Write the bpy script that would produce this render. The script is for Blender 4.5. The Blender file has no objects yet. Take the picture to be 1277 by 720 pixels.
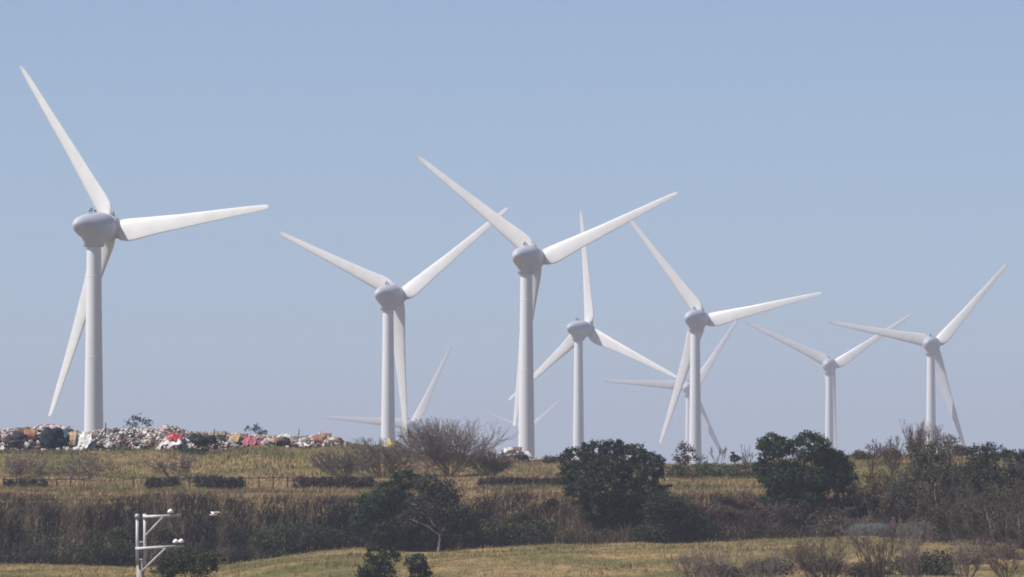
import bpy, math
import numpy as np
from mathutils import Vector, Matrix

# ------------------------------------------------------------------ camera, sky, sun, exposure
SC = bpy.context.scene
COL = SC.collection
FPX = 10641.0            # focal length in photo pixels (300 mm on 36 mm)
HOR, CXP = 618.0, 638.5  # eye level row and centre column of the photo
EYE = 21.0

cd = bpy.data.cameras.new('camera')
cam = bpy.data.objects.new('camera', cd)
COL.objects.link(cam)
cd.sensor_width = 36.0
cd.lens = 300.0
cd.clip_start = 1.0
cd.clip_end = 30000.0
cam.location = (0, 0, EYE)
cam.rotation_euler = (math.radians(90) + math.atan((HOR - 360) / FPX), 0, 0)
SC.camera = cam

SUN_EL, SUN_ROT = math.radians(50), math.radians(257)
sun_dir = Vector((math.sin(SUN_ROT) * math.cos(SUN_EL), math.cos(SUN_ROT) * math.cos(SUN_EL), math.sin(SUN_EL)))

w = bpy.data.worlds.new('World')
SC.world = w
w.use_nodes = True
nt = w.node_tree
bg = nt.nodes['Background']
sky = nt.nodes.new('ShaderNodeTexSky')
sky.sky_type = 'NISHITA'
sky.sun_disc = False
sky.sun_elevation = SUN_EL
sky.sun_rotation = SUN_ROT
sky.altitude = 0
sky.air_density = 0.36
sky.dust_density = 0.5
sky.ozone_density = 0.0
nt.links.new(sky.outputs[0], bg.inputs[0])
bg.inputs[1].default_value = 0.102

sl = bpy.data.lights.new('sun', 'SUN')
sl.energy = 4.8
sl.angle = math.radians(0.5)
sl.color = (1.0, 0.95, 0.89)
so = bpy.data.objects.new('sun', sl)
COL.objects.link(so)
so.location = (-200, -50, 300)
so.rotation_euler = (-sun_dir).to_track_quat('-Z', 'Y').to_euler()

SC.view_settings.view_transform = 'Standard'
SC.view_settings.look = 'None'
SC.view_settings.exposure = 0.29
SC.view_settings.gamma = 1.0
SC.view_settings.use_curve_mapping = False
SC.render.engine = 'CYCLES'
SC.cycles.pixel_filter_type = 'BLACKMAN_HARRIS'
SC.cycles.filter_width = 1.8
SC.cycles.volume_bounces = 0
SC.cycles.transparent_max_bounces = 16

HAZE_DENSITY = 1.2e-4
HAZE_COLOR = (0.77, 0.81, 1.0)

# ------------------------------------------------------------------ helpers
R = np.random.default_rng(7)


def wx(px, Y):
    return (px - CXP) / FPX * Y


def wz(py, Y):
    return EYE + (HOR - py) / FPX * Y


def P(px, py, Y):
    return np.array([wx(px, Y), Y, wz(py, Y)])


def _hash(ix, iy, s):
    h = (ix * 374761393 + iy * 668265263 + s * 974634557) & 0xFFFFFFFF
    h = ((h ^ (h >> 13)) * 1274126177) & 0xFFFFFFFF
    return ((h ^ (h >> 16)) & 0xFFFF) / 65535.0


def vnoise(x, y, s=0):
    x = np.asarray(x, float); y = np.asarray(y, float)
    ix = np.floor(x).astype(np.int64); iy = np.floor(y).astype(np.int64)
    fx = x - ix; fy = y - iy
    fx = fx * fx * (3 - 2 * fx); fy = fy * fy * (3 - 2 * fy)
    a = _hash(ix, iy, s); b = _hash(ix + 1, iy, s); c = _hash(ix, iy + 1, s); d = _hash(ix + 1, iy + 1, s)
    return (a * (1 - fx) + b * fx) * (1 - fy) + (c * (1 - fx) + d * fx) * fy


def fbm(x, y, s=0, o=3):
    t = 0; a = .5; n = 0
    for i in range(o):
        t = t + a * vnoise(x * 2 ** i, y * 2 ** i, s + i); n += a; a *= .5
    return t / n


def mesh_np(name, verts, faces, mat, parent=None, col=None, smooth=False):
    """verts (N,3); faces (M,k) or a list of such arrays; one mesh object"""
    verts = np.asarray(verts, np.float32)
    fl = faces if isinstance(faces, list) else [faces]
    fl = [np.asarray(f, np.int32) for f in fl if len(f)]
    me = bpy.data.meshes.new(name)
    me.vertices.add(len(verts))
    me.vertices.foreach_set('co', verts.ravel())
    loops = np.concatenate([f.ravel() for f in fl])
    sizes = np.concatenate([np.full(len(f), f.shape[1], np.int32) for f in fl])
    starts = np.concatenate([[0], np.cumsum(sizes)[:-1]]).astype(np.int32)
    me.loops.add(len(loops))
    me.loops.foreach_set('vertex_index', loops)
    me.polygons.add(len(sizes))
    me.polygons.foreach_set('loop_start', starts)
    me.polygons.foreach_set('loop_total', sizes)
    if smooth:
        me.polygons.foreach_set('use_smooth', np.ones(len(sizes), bool))
    me.update(calc_edges=True)
    if col is not None:
        a = me.color_attributes.new('Col', 'FLOAT_COLOR', 'POINT')
        c = np.ones((len(verts), 4), np.float32); c[:, :3] = col
        a.data.foreach_set('color', c.ravel())
    me.materials.append(mat)
    o = bpy.data.objects.new(name, me)
    COL.objects.link(o)
    if parent is not None:
        o.parent = parent
    return o


class Acc:
    """collects shapes into one mesh"""
    def __init__(self):
        self.v = []; self.q = []; self.t = []; self.c = []; self.n = 0

    def add(self, v, q=None, t=None, col=None):
        v = np.asarray(v, float)
        self.v.append(v)
        if q is not None and len(q): self.q.append(np.asarray(q) + self.n)
        if t is not None and len(t): self.t.append(np.asarray(t) + self.n)
        if col is not None: self.c.append(np.broadcast_to(np.asarray(col, float), (len(v), 3)))
        self.n += len(v)

    def build(self, name, mat, parent=None, smooth=False):
        f = []
        if self.q: f.append(np.concatenate(self.q))
        if self.t: f.append(np.concatenate(self.t))
        return mesh_np(name, np.concatenate(self.v), f, mat, parent, np.concatenate(self.c) if self.c else None, smooth)


def tubes(p0, p1, r0, r1, sides=5):
    p0 = np.atleast_2d(np.asarray(p0, float)); p1 = np.atleast_2d(np.asarray(p1, float))
    r0 = np.atleast_1d(np.asarray(r0, float)); r1 = np.atleast_1d(np.asarray(r1, float))
    d = p1 - p0
    L = np.linalg.norm(d, axis=1, keepdims=True); d = d / np.maximum(L, 1e-9)
    ref = np.where(np.abs(d[:, 2:3]) > .9, [[1., 0, 0]], [[0, 0, 1.]])
    a = np.cross(d, ref); a /= np.linalg.norm(a, axis=1, keepdims=True)
    b = np.cross(d, a)
    th = np.arange(sides) * 2 * np.pi / sides
    ring = a[:, None, :] * np.cos(th)[None, :, None] + b[:, None, :] * np.sin(th)[None, :, None]
    va = p0[:, None, :] + ring * r0[:, None, None]
    vb = p1[:, None, :] + ring * r1[:, None, None]
    v = np.concatenate([va, vb], axis=1)
    N = len(p0)
    k = np.arange(sides); k2 = (k + 1) % sides
    f = np.stack([k, k2, k2 + sides, k + sides], axis=1)
    F = (f[None] + (np.arange(N) * 2 * sides)[:, None, None]).reshape(-1, 4)
    return v.reshape(-1, 3), F


def lathe(profile, n=28):
    """profile [(s, r)] about the local X axis"""
    v = []; q = []
    th = np.arange(n) * 2 * np.pi / n
    for s, r in profile:
        r = max(r, 1e-3)
        v += [(s, r * math.cos(t), r * math.sin(t)) for t in th]
    for i in range(len(profile) - 1):
        for k in range(n):
            k2 = (k + 1) % n
            q.append((i * n + k, i * n + k2, (i + 1) * n + k2, (i + 1) * n + k))
    return np.array(v), np.array(q)


def box(c, s, rz=0.0):
    v = np.array([[x, y, z] for x in (-.5, .5) for y in (-.5, .5) for z in (-.5, .5)]) * np.asarray(s)
    ca, sa = math.cos(rz), math.sin(rz)
    v = np.stack([v[:, 0] * ca - v[:, 1] * sa, v[:, 0] * sa + v[:, 1] * ca, v[:, 2]], 1) + np.asarray(c)
    return v, np.array([[0, 1, 3, 2], [4, 6, 7, 5], [0, 4, 5, 1], [2, 3, 7, 6], [0, 2, 6, 4], [1, 5, 7, 3]])


def thing(name, label, cat, loc=(0, 0, 0), rz=0.0, group=None):
    o = bpy.data.objects.new(name, None)
    COL.objects.link(o)
    o.location = loc; o.rotation_euler = (0, 0, rz)
    o.empty_display_size = .5
    return tag(o, label, cat, group)


def tag(o, label, cat, group=None):
    o['label'] = label; o['category'] = cat
    if group: o['group'] = group
    return o


# ------------------------------------------------------------------ materials
def mat_plain(name, col, rough=.5, noise=None, spec=.3, bump=0):
    m = bpy.data.materials.new(name); m.use_nodes = True
    n = m.node_tree.nodes; l = m.node_tree.links
    p = n['Principled BSDF']
    p.inputs['Roughness'].default_value = rough
    p.inputs['Specular IOR Level'].default_value = spec
    if noise:
        sc, amt, streak = noise
        tc = n.new('ShaderNodeTexCoord')
        mp = n.new('ShaderNodeMapping')
        mp.inputs['Scale'].default_value = streak
        l.new(tc.outputs['Object'], mp.inputs[0])
        nz = n.new('ShaderNodeTexNoise'); nz.inputs['Scale'].default_value = sc; nz.inputs['Detail'].default_value = 5
        l.new(mp.outputs[0], nz.inputs['Vector'])
        r = n.new('ShaderNodeValToRGB')
        r.color_ramp.elements[0].position = .3; r.color_ramp.elements[1].position = .7
        r.color_ramp.elements[0].color = (*[c * (1 - amt) for c in col], 1)
        r.color_ramp.elements[1].color = (*[min(1, c * (1 + amt * .4)) for c in col], 1)
        l.new(nz.outputs['Fac'], r.inputs[0])
        l.new(r.outputs[0], p.inputs['Base Color'])
        if bump:
            b = n.new('ShaderNodeBump'); b.inputs['Strength'].default_value = bump
            l.new(nz.outputs['Fac'], b.inputs['Height']); l.new(b.outputs[0], p.inputs['Normal'])
    else:
        p.inputs['Base Color'].default_value = (*col, 1)
    return m


def mat_attr(name, rough=.7, transl=0.0):
    m = bpy.data.materials.new(name); m.use_nodes = True
    n = m.node_tree.nodes; l = m.node_tree.links
    p = n['Principled BSDF']
    p.inputs['Roughness'].default_value = rough
    p.inputs['Specular IOR Level'].default_value = .15
    a = n.new('ShaderNodeVertexColor'); a.layer_name = 'Col'
    l.new(a.outputs['Color'], p.inputs['Base Color'])
    if transl:
        t = n.new('ShaderNodeBsdfTranslucent')
        l.new(a.outputs['Color'], t.inputs['Color'])
        mx = n.new('ShaderNodeMixShader'); mx.inputs[0].default_value = transl
        l.new(p.outputs[0], mx.inputs[1]); l.new(t.outputs[0], mx.inputs[2])
        l.new(mx.outputs[0], n['Material Output'].inputs['Surface'])
    return m


M_leaf = mat_attr('leaf', .65, .2)
M_grass = mat_attr('grass_blade', .8, .2)
M_litter = mat_attr('litter', .6)
M_tower = mat_plain('tower_paint', (.68, .69, .72), .45, (.35, .10, (1, 1, .12)))
M_blade = mat_plain('blade_gelcoat', (.72, .72, .72), .4, (.5, .07, (1, 1, 1)))
M_nacelle = mat_plain('nacelle_paint', (.47, .49, .55), .45, (.5, .12, (1, 1, 1)))
M_dark = mat_plain('dark_metal', (.06, .065, .075), .5, (3, .3, (1, 1, 1)))
M_bark = mat_plain('bark', (.13, .105, .09), .9, (4, .4, (1, 1, .3)))
M_bark_white = mat_plain('white_bark', (.62, .57, .52), .85, (4, .25, (1, 1, .3)))
M_bark_pale = mat_plain('pale_bark', (.42, .37, .33), .85, (4, .3, (1, 1, .3)))
M_twig = mat_plain('twig', (.13, .097, .075), .9, (2, .3, (1, 1, 1)))
M_twig_pale = mat_plain('pale_twig', (.23, .185, .155), .9, (2, .3, (1, 1, 1)))
M_twig_red = mat_plain('reddish_twig', (.16, .11, .085), .9, (2, .3, (1, 1, 1)))
M_galv = mat_plain('galvanised_steel', (.56, .57, .60), .5, (6, .25, (1, 1, .4)))
M_concrete = mat_plain('pole_concrete', (.40, .36, .33), .9, (5, .25, (1, 1, .4)))
M_porcelain = mat_plain('porcelain', (.82, .82, .82), .15, (6, .05, (1, 1, 1)))
M_feather = mat_plain('white_feather', (.82, .81, .79), .8, (20, .08, (1, 1, 1)))
M_rust = mat_plain('rusty_post', (.055, .05, .052), .9, (8, .35, (1, 1, .5)))
M_net = mat_plain('teal_net', (.05, .085, .085), .8, (9, .45, (1, 1, 1)), bump=.4)


# ------------------------------------------------------------------ terrain
XI = np.array
c_base = (XI([-400, 0, 150, 300, 350, 400, 450, 540, 640, 800, 900, 1000, 1060, 1150, 1277, 1700.]),
          XI([706, 705, 706, 705, 696, 688, 685, 689, 682, 677, 675, 671, 669, 672, 682, 690.]))
c_top = (XI([-400, 0, 200, 430, 560, 600, 700, 850, 940, 1277, 1700.]),
         XI([616, 616, 620, 622, 622, 616, 615, 618, 619, 621, 621.]))
c_ter = (XI([-400, 0, 300, 450, 560, 600, 700, 850, 1000, 1277, 1700.]),
         XI([607, 606, 606, 606, 607, 602, 601, 604, 605, 605, 605.]))
c_mound = (XI([-400, 0, 60, 110, 170, 210, 245, 290, 335, 420, 480, 560, 620, 700, 850, 950, 1080, 1277, 1700.]),
           XI([563, 562, 562, 563, 561, 565, 561, 554, 559, 557, 562, 569, 577, 577, 583, 583, 571, 571, 572.]))


def zfun(x, Y):
    x = np.asarray(x, float); Y = np.asarray(Y, float)
    px = CXP + x / 720.0 * FPX
    zC = wz(np.interp(px, *c_base), 690.); zD = wz(np.interp(px, *c_top), 701.)
    zE = wz(np.interp(px, *c_ter), 752.); zF = wz(np.interp(px, *c_mound), 800.)
    ra = np.clip((px - 330) / 130., 0, 1)
    zA = 13.7 + 1.05 * ra; zB = zC - .62 + .2 * ra
    o = np.zeros_like(x)
    st = [(-3000, 17. + o), (-40, 19.35 + o), (8, 19.35 + o), (70, 17.2 + o), (250, 11.6 + o), (450, 12. + o), (560, zA),
          (640, zB), (689, zC), (692, zC + .35), (699.5, zD - .55), (702, zD), (752, zE), (772, zE + .36 * (zF - zE)), (790, zE + .84 * (zF - zE)),
          (802, zF), (832, zF + .1), (930, 15. + o), (1080, 0. + o), (12000, 0. + o)]
    z = np.zeros_like(x)
    for (a, za), (b, zb) in zip(st[:-1], st[1:]):
        m = (Y >= a) & (Y < b)
        t = np.clip((Y - a) / (b - a), 0, 1)
        if b - a > 60: t = t * t * (3 - 2 * t)
        z = np.where(m, za + (zb - za) * t, z)
    near = np.clip((Y - 500) / 60, 0, 1) * np.clip((960 - Y) / 60, 0, 1)
    z = z + near * ((fbm(x / 7, Y / 9, 3) - .5) * .5 + (fbm(x / 1.6, Y / 2., 9, 2) - .5) * .16)
    return z


xs = np.unique(np.concatenate([np.linspace(-2600, -300, 16), np.linspace(-300, -64, 40), np.arange(-64, 64.1, .55), np.linspace(64, 300, 40), np.linspace(300, 2600, 16)]))
ys = np.unique(np.concatenate([np.linspace(-300, 540, 70), np.arange(540, 686, 1.2), np.arange(686, 706, .5), np.arange(706, 850, .9),
                               np.linspace(850, 1100, 40), np.linspace(1100, 10600, 60)]))
GX, GY = np.meshgrid(xs, ys)
GZ = zfun(GX, GY)
nx, ny = len(xs), len(ys)
idx = np.arange(nx * ny).reshape(ny, nx)
quads = np.stack([idx[:-1, :-1], idx[:-1, 1:], idx[1:, 1:], idx[1:, :-1]], -1).reshape(-1, 4)

mg = bpy.data.materials.new('ground_soil_and_grass'); mg.use_nodes = True
n = mg.node_tree.nodes; l = mg.node_tree.links
p = n['Principled BSDF']; p.inputs['Roughness'].default_value = .95; p.inputs['Specular IOR Level'].default_value = .1
tc = n.new('ShaderNodeTexCoord')


def nz_node(scale, detail=5, sx=(1, 1, 1)):
    mp = n.new('ShaderNodeMapping'); mp.inputs['Scale'].default_value = sx
    l.new(tc.outputs['Object'], mp.inputs[0])
    a = n.new('ShaderNodeTexNoise'); a.inputs['Scale'].default_value = scale; a.inputs['Detail'].default_value = detail
    l.new(mp.outputs[0], a.inputs['Vector'])
    return a


n1 = nz_node(.11, 6, (1, .6, 1)); n2 = nz_node(1.1, 5, (1, .5, 1))
r1 = n.new('ShaderNodeValToRGB'); e = r1.color_ramp.elements
e[0].position = .38; e[0].color = (.13, .13, .045, 1); e[1].position = .62; e[1].color = (.32, .225, .11, 1)
l.new(n1.outputs['Fac'], r1.inputs[0])
r2 = n.new('ShaderNodeValToRGB'); e = r2.color_ramp.elements
e[0].position = .3; e[0].color = (.5, .5, .5, 1); e[1].position = .7; e[1].color = (1.1, 1.05, 1., 1)
l.new(n2.outputs['Fac'], r2.inputs[0])
mu = n.new('ShaderNodeMix'); mu.data_type = 'RGBA'; mu.blend_type = 'MULTIPLY'; mu.inputs[0].default_value = 1
l.new(r1.outputs[0], mu.inputs[6]); l.new(r2.outputs[0], mu.inputs[7])
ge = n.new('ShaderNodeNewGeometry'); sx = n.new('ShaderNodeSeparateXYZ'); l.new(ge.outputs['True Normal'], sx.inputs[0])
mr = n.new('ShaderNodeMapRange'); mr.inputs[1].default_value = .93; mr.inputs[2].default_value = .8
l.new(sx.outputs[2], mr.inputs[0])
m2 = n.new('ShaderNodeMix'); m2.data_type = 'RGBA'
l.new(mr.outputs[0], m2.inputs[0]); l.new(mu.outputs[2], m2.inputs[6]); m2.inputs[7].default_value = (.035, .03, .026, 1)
l.new(m2.outputs[2], p.inputs['Base Color'])
ground = mesh_np('ground', np.stack([GX, GY, GZ], -1).reshape(-1, 3), quads, mg, smooth=True)
ground['kind'] = 'structure'


# ------------------------------------------------------------------ haze
hv, hq = box((0, 5200, 55.), (6200, 11600, 162.))   # z -26 .. 136
mh = bpy.data.materials.new('haze_air'); mh.use_nodes = True
n = mh.node_tree.nodes; l = mh.node_tree.links
n.remove(n['Principled BSDF'])
pv = n.new('ShaderNodeVolumePrincipled')
pv.inputs['Color'].default_value = (*HAZE_COLOR, 1)
pv.inputs['Density'].default_value = HAZE_DENSITY
pv.inputs['Anisotropy'].default_value = 0.0
l.new(pv.outputs[0], n['Material Output'].inputs['Volume'])
haze = mesh_np('haze', hv, hq, mh)
haze['kind'] = 'stuff'


# ------------------------------------------------------------------ wind turbines
RAD = 33.0
st = XI([1.0, 1.6, 2.4, 3.4, 4.8, 7, 10, 14, 18, 22, 26, 29.5, 31.6, 32.5, 33.0])
ch = XI([1.9, 2.8, 3.6, 3.85, 3.75, 3.35, 2.85, 2.4, 2.02, 1.68, 1.36, 1.1, .86, .66, .42])
tk = XI([1.5, 1.45, 1.25, 1.05, .9, .74, .56, .44, .34, .26, .19, .14, .1, .07, .03])
tw = np.radians(XI([16, 16, 15, 14, 13, 11, 8, 6, 4.5, 3, 2, 1.2, .8, .5, .5]))
le = XI([.95, 1.15, 1.25, 1.25, 1.18, 1.06, .92, .74, .66, .58, .5, .42, .35, .27, .14])
bn = -XI([0, 0, 0, 0, 0, .01, .02, .04, .08, .14, .22, .30, .36, .44, .56])   # bends downwind, tip turned in


def blade_mesh():
    """blade along local Z, chord along local X (leading edge +X), thickness along local Y (upwind +Y)"""
    A = Acc(); ns = 14
    u = np.arange(ns) * 2 * np.pi / ns
    xc = .5 + .5 * np.cos(u)            # 1 at LE
    for i in range(len(st)):
        round_ = max(0, 1 - i / 3.)
        yt = np.sin(u) * .5 * tk[i] * ((1 - round_) * (xc ** .55 * .9 + .1) + round_)
        cx = le[i] - ch[i] * (1 - xc)
        X = cx * math.cos(tw[i]) - yt * math.sin(tw[i])
        Yv = cx * math.sin(tw[i]) + yt * math.cos(tw[i]) + bn[i]
        A.add(np.stack([X, Yv, np.full(ns, st[i])], 1))
    q = []
    for i in range(len(st) - 1):
        for k in range(ns):
            k2 = (k + 1) % ns
            q.append((i * ns + k, i * ns + k2, (i + 1) * ns + k2, (i + 1) * ns + k))
    A.q.append(np.array(q))
    return A


def rot_x_to(v, yaw):
    """local X axis -> horizontal axis n = (sin yaw, cos yaw)"""
    s, c = math.sin(yaw), math.cos(yaw)
    return np.stack([v[:, 0] * s - v[:, 1] * -c * -1, v[:, 0] * c + v[:, 1] * s * -1, v[:, 2]], 1) if False else \
        np.stack([v[:, 0] * s + v[:, 1] * c, v[:, 0] * c - v[:, 1] * s, v[:, 2]], 1)


OVER = 4.6
turb_group = 'wind turbines beyond the ridge'


def turbine(hpx, hpy, Rpx, yaw_deg, ang, label, size=1.0):
    size *= 1.4
    D = RAD * size * FPX / Rpx
    hub = P(hpx, hpy, D)
    yaw = math.radians(yaw_deg)
    nvec = np.array([math.sin(yaw), math.cos(yaw), 0])
    base = hub - nvec * OVER * size
    gz = 0.0
    T = thing('wind_turbine', label, 'wind turbine', (base[0], base[1], gz), 0, turb_group)
    T.scale = (size, size, size)          # enlarged and set farther back so the haze fades it more
    Hh = (hub[2] - gz) / size
    # tower: tapered steel tube with slightly proud flange rings
    prof = []
    top = Hh - 2.3
    for k in range(13):
        t = k / 12.
        z = -1.0 + (top + 1.0) * t
        r = 1.98 * (1 - t) ** 1.15 + 1.16 * (1 - (1 - t) ** 1.15)
        prof.append((z, r))
    v, q = lathe(prof, 32)
    tower = mesh_np('tower', np.stack([v[:, 1], v[:, 2], v[:, 0]], 1), q[:, ::-1], M_tower, T, smooth=True)
    for t in (.34, .67, .9):
        z = -1.0 + (top + 1.0) * t
        r = 1.98 * (1 - t) ** 1.15 + 1.16 * (1 - (1 - t) ** 1.15)
        v, q = lathe([(z, r - .05), (z, r + .014), (z + .14, r + .014), (z + .14, r - .05)], 32)
        mesh_np('flange', np.stack([v[:, 1], v[:, 2], v[:, 0]], 1), q[:, ::-1], M_tower, tower)
    # nacelle: egg with its small end towards the tail
    prof = [(-9.5, 0), (-9.42, .35), (-9.1, .82), (-8.45, 1.35), (-7.4, 1.85), (-6.0, 2.3), (-4.8, 2.52), (-3.6, 2.6), (-2.5, 2.55), (-1.55, 2.3), (-1.3, 2.15), (-1.28, 0)]
    prof = [(a, b * .95) for a, b in prof]
    v, q = lathe(prof, 32)
    v[:, 2] += np.where(v[:, 0] < -6, .10 * (-6 - v[:, 0]), 0)     # tail swept up a little
    v = rot_x_to(v, yaw) + np.array([0, 0, Hh]) + nvec * OVER
    nac = mesh_np('nacelle', v, q, M_nacelle, T, smooth=True)
    # yaw collar between egg and tower
    v, q = lathe([(top - .9, 1.24), (top - .85, 1.62), (top - .2, 1.75), (top + .6, 2.0), (top + 1.4, 2.0)], 28)
    mesh_np('yaw_collar', np.stack([v[:, 1], v[:, 2], v[:, 0]], 1), q[:, ::-1], M_nacelle, T, smooth=True)
    # wind sensors and lamp on the roof
    A = Acc()
    for s, hgt in ((-5.2, .75), (-4.3, .4), (-5.7, .4)):
        b0 = nvec * (OVER + s) + np.array([0, 0, Hh + 2.3])
        v, q = tubes(b0, b0 + [0, 0, hgt], .07, .06, 6); A.add(v, q)
        v, q = box(b0 + [0, 0, hgt], (.3, .22, .16), yaw); A.add(v, q)
    b0 = nvec * (OVER - 5.6) + np.array([0, 0, Hh + 2.8]); b1 = nvec * (OVER - 4.4) + np.array([0, 0, Hh + 2.75])
    v, q = tubes(b0, b1, .06, .06, 6); A.add(v, q)
    A.build('wind_sensor', M_rust, T)
    # hub / spinner on the far side
    v, q = lathe([(-1.22, 0), (-1.2, 2.1), (-.9, 2.1), (0, 1.9), (.9, 1.55), (1.6, 1.1), (2.1, .7), (2.35, .25), (2.4, 0)], 32)
    v = rot_x_to(v, yaw) + np.array([0, 0, Hh]) + nvec * OVER
    hubo = mesh_np('hub', v, q, M_nacelle, T, smooth=True)
    u = np.array([math.cos(yaw), -math.sin(yaw), 0])
    for th in ang:
        th = math.radians(th)
        er = u * math.sin(th) + np.array([0, 0, math.cos(th)])
        et = -u * math.cos(th) + np.array([0, 0, math.sin(th)])     # rotation sense: anticlockwise from here
        Mx = np.stack([et, nvec, er], 0)
        off = np.array([0, 0, Hh]) + nvec * OVER
        A = blade_mesh()
        A.v = [a @ Mx + off for a in A.v]
        b = A.build('blade', M_blade, T, smooth=True)
        # grey root fairing with its trailing fin
        C = Acc()
        v, q = lathe([(1.0, 1.1), (1.6, 1.06), (1.95, .98), (2.0, .4)], 20)
        v = np.stack([v[:, 1], v[:, 2], v[:, 0]], 1); C.add(v @ Mx + off, q)
        fin = np.array([[-.4, -.5, 1.2], [-1.8, -.45, 1.2], [-2.3, -.6, 2.3], [-1.5, -.4, 2.6], [-.4, .5, 1.2], [-1.8, -.2, 1.2], [-2.3, -.5, 2.3], [-1.5, -.1, 2.6]])
        C.add(fin @ Mx + off, [[0, 1, 2, 3], [7, 6, 5, 4], [0, 4, 5, 1], [1, 5, 6, 2], [2, 6, 7, 3], [3, 7, 4, 0]])
        C.build('root_fairing', M_nacelle, b)
    return T


turbine(139.8, 284.5, 254, 37.2, (-35.7, 85, 202.8), 'largest and nearest white wind turbine, tower rising behind the left rubbish heap')
turbine(497, 369.5, 190, 28.5, (-64.5, 55.5, 176), 'white wind turbine standing behind the yellow rubbish bundle and the large bare bush')
turbine(669.5, 322.5, 211, 26.5, (-52, 68, 188), 'tall white wind turbine near the middle, its tower beside the small white rubbish heap')
turbine(733.5, 411, 149, 36, (-4, 114, 234), 'white wind turbine with one blade pointing straight up, tower behind the big dark tree')
turbine(876, 398.5, 164.5, 24.5, (-38, 79, 200), 'white wind turbine right of the big dark tree, standing before a fainter rotor')
turbine(862, 484.5, 110, 12, (-85, 34.5, 154), 'faint white wind turbine half hidden behind the tower right of the big dark tree', 1.35)
turbine(1037, 456, 120, 12, (-63.5, 58, 177), 'pale wind turbine standing behind the second dark evergreen, blades in a Y', 1.2)
turbine(1165, 430, 138, 15, (-78, 43, 163), 'rightmost white wind turbine, above the bare grey treetops', 1.12)
turbine(513, 532, 112, 12, (-84, 27, 147), 'faint low wind turbine mostly hidden behind the bare bush, one blade raised', 1.45)
turbine(655, 537, 60, 22, (-66, 51, 171), 'faintest smallest wind turbine, hidden behind the centre tower with two blades showing', 1.15)


# ------------------------------------------------------------------ vegetation builders
def leaf_quads(c, size, R, asp=.55):
    """rhombic leaves at centres c with random orientation -> verts (4N,3), quads"""
    N = len(c)
    d = R.normal(size=(N, 3)); d /= np.linalg.norm(d, axis=1, keepdims=True)
    e = np.cross(d, R.normal(size=(N, 3))); e /= np.linalg.norm(e, axis=1, keepdims=True)
    s = size * R.uniform(.6, 1.3, (N, 1))
    v = np.stack([c + d * s * .5, c + e * s * asp * .5, c - d * s * .5, c - e * s * asp * .5], 1)
    f = np.arange(4 * N).reshape(N, 4)
    return v.reshape(-1, 3), f


def clump_points(blobs, nclump, per, R, shell=.55, spread=.16):
    b = np.array(blobs, float)
    vol = b[:, 3] * b[:, 4] * b[:, 5]; vol = vol ** .8
    k = R.choice(len(b), nclump, p=vol / vol.sum())
    d = R.normal(size=(nclump, 3)); d /= np.linalg.norm(d, axis=1, keepdims=True)
    rr = shell + (1 - shell) * R.uniform(size=(nclump, 1)) ** .7
    rr *= 1 + .05 * R.normal(size=(nclump, 1))
    cc = b[k, :3] + d * rr * b[k, 3:6]
    sg = spread * b[k, 3:6].mean(1)
    pts = cc[:, None, :] + R.normal(size=(nclump, per, 3)) * sg[:, None, None] * np.array([1, 1, .75])
    return pts.reshape(-1, 3), np.repeat(np.arange(nclump), per), cc


def limb_path(p0, p1, r0, r1, R, n=5, wob=.1):
    p0 = np.asarray(p0, float); p1 = np.asarray(p1, float)
    L = np.linalg.norm(p1 - p0)
    t = np.linspace(0, 1, n + 1)[:, None]
    pts = p0 + (p1 - p0) * t + R.normal(size=(n + 1, 3)) * wob * L * np.sin(np.pi * t) * .6
    pts[:, 2] += (np.sin(np.pi * t[:, 0])) * .04 * L
    rad = np.linspace(r0, r1, n + 1)
    return pts, rad


def add_limb(A, p0, p1, r0, r1, R, n=5, wob=.1, sides=6):
    pts, rad = limb_path(p0, p1, r0, r1, R, n, wob)
    v, q = tubes(pts[:-1], pts[1:], rad[:-1] * 1.02, rad[1:], sides)
    A.add(v, q)
    return pts


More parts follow.
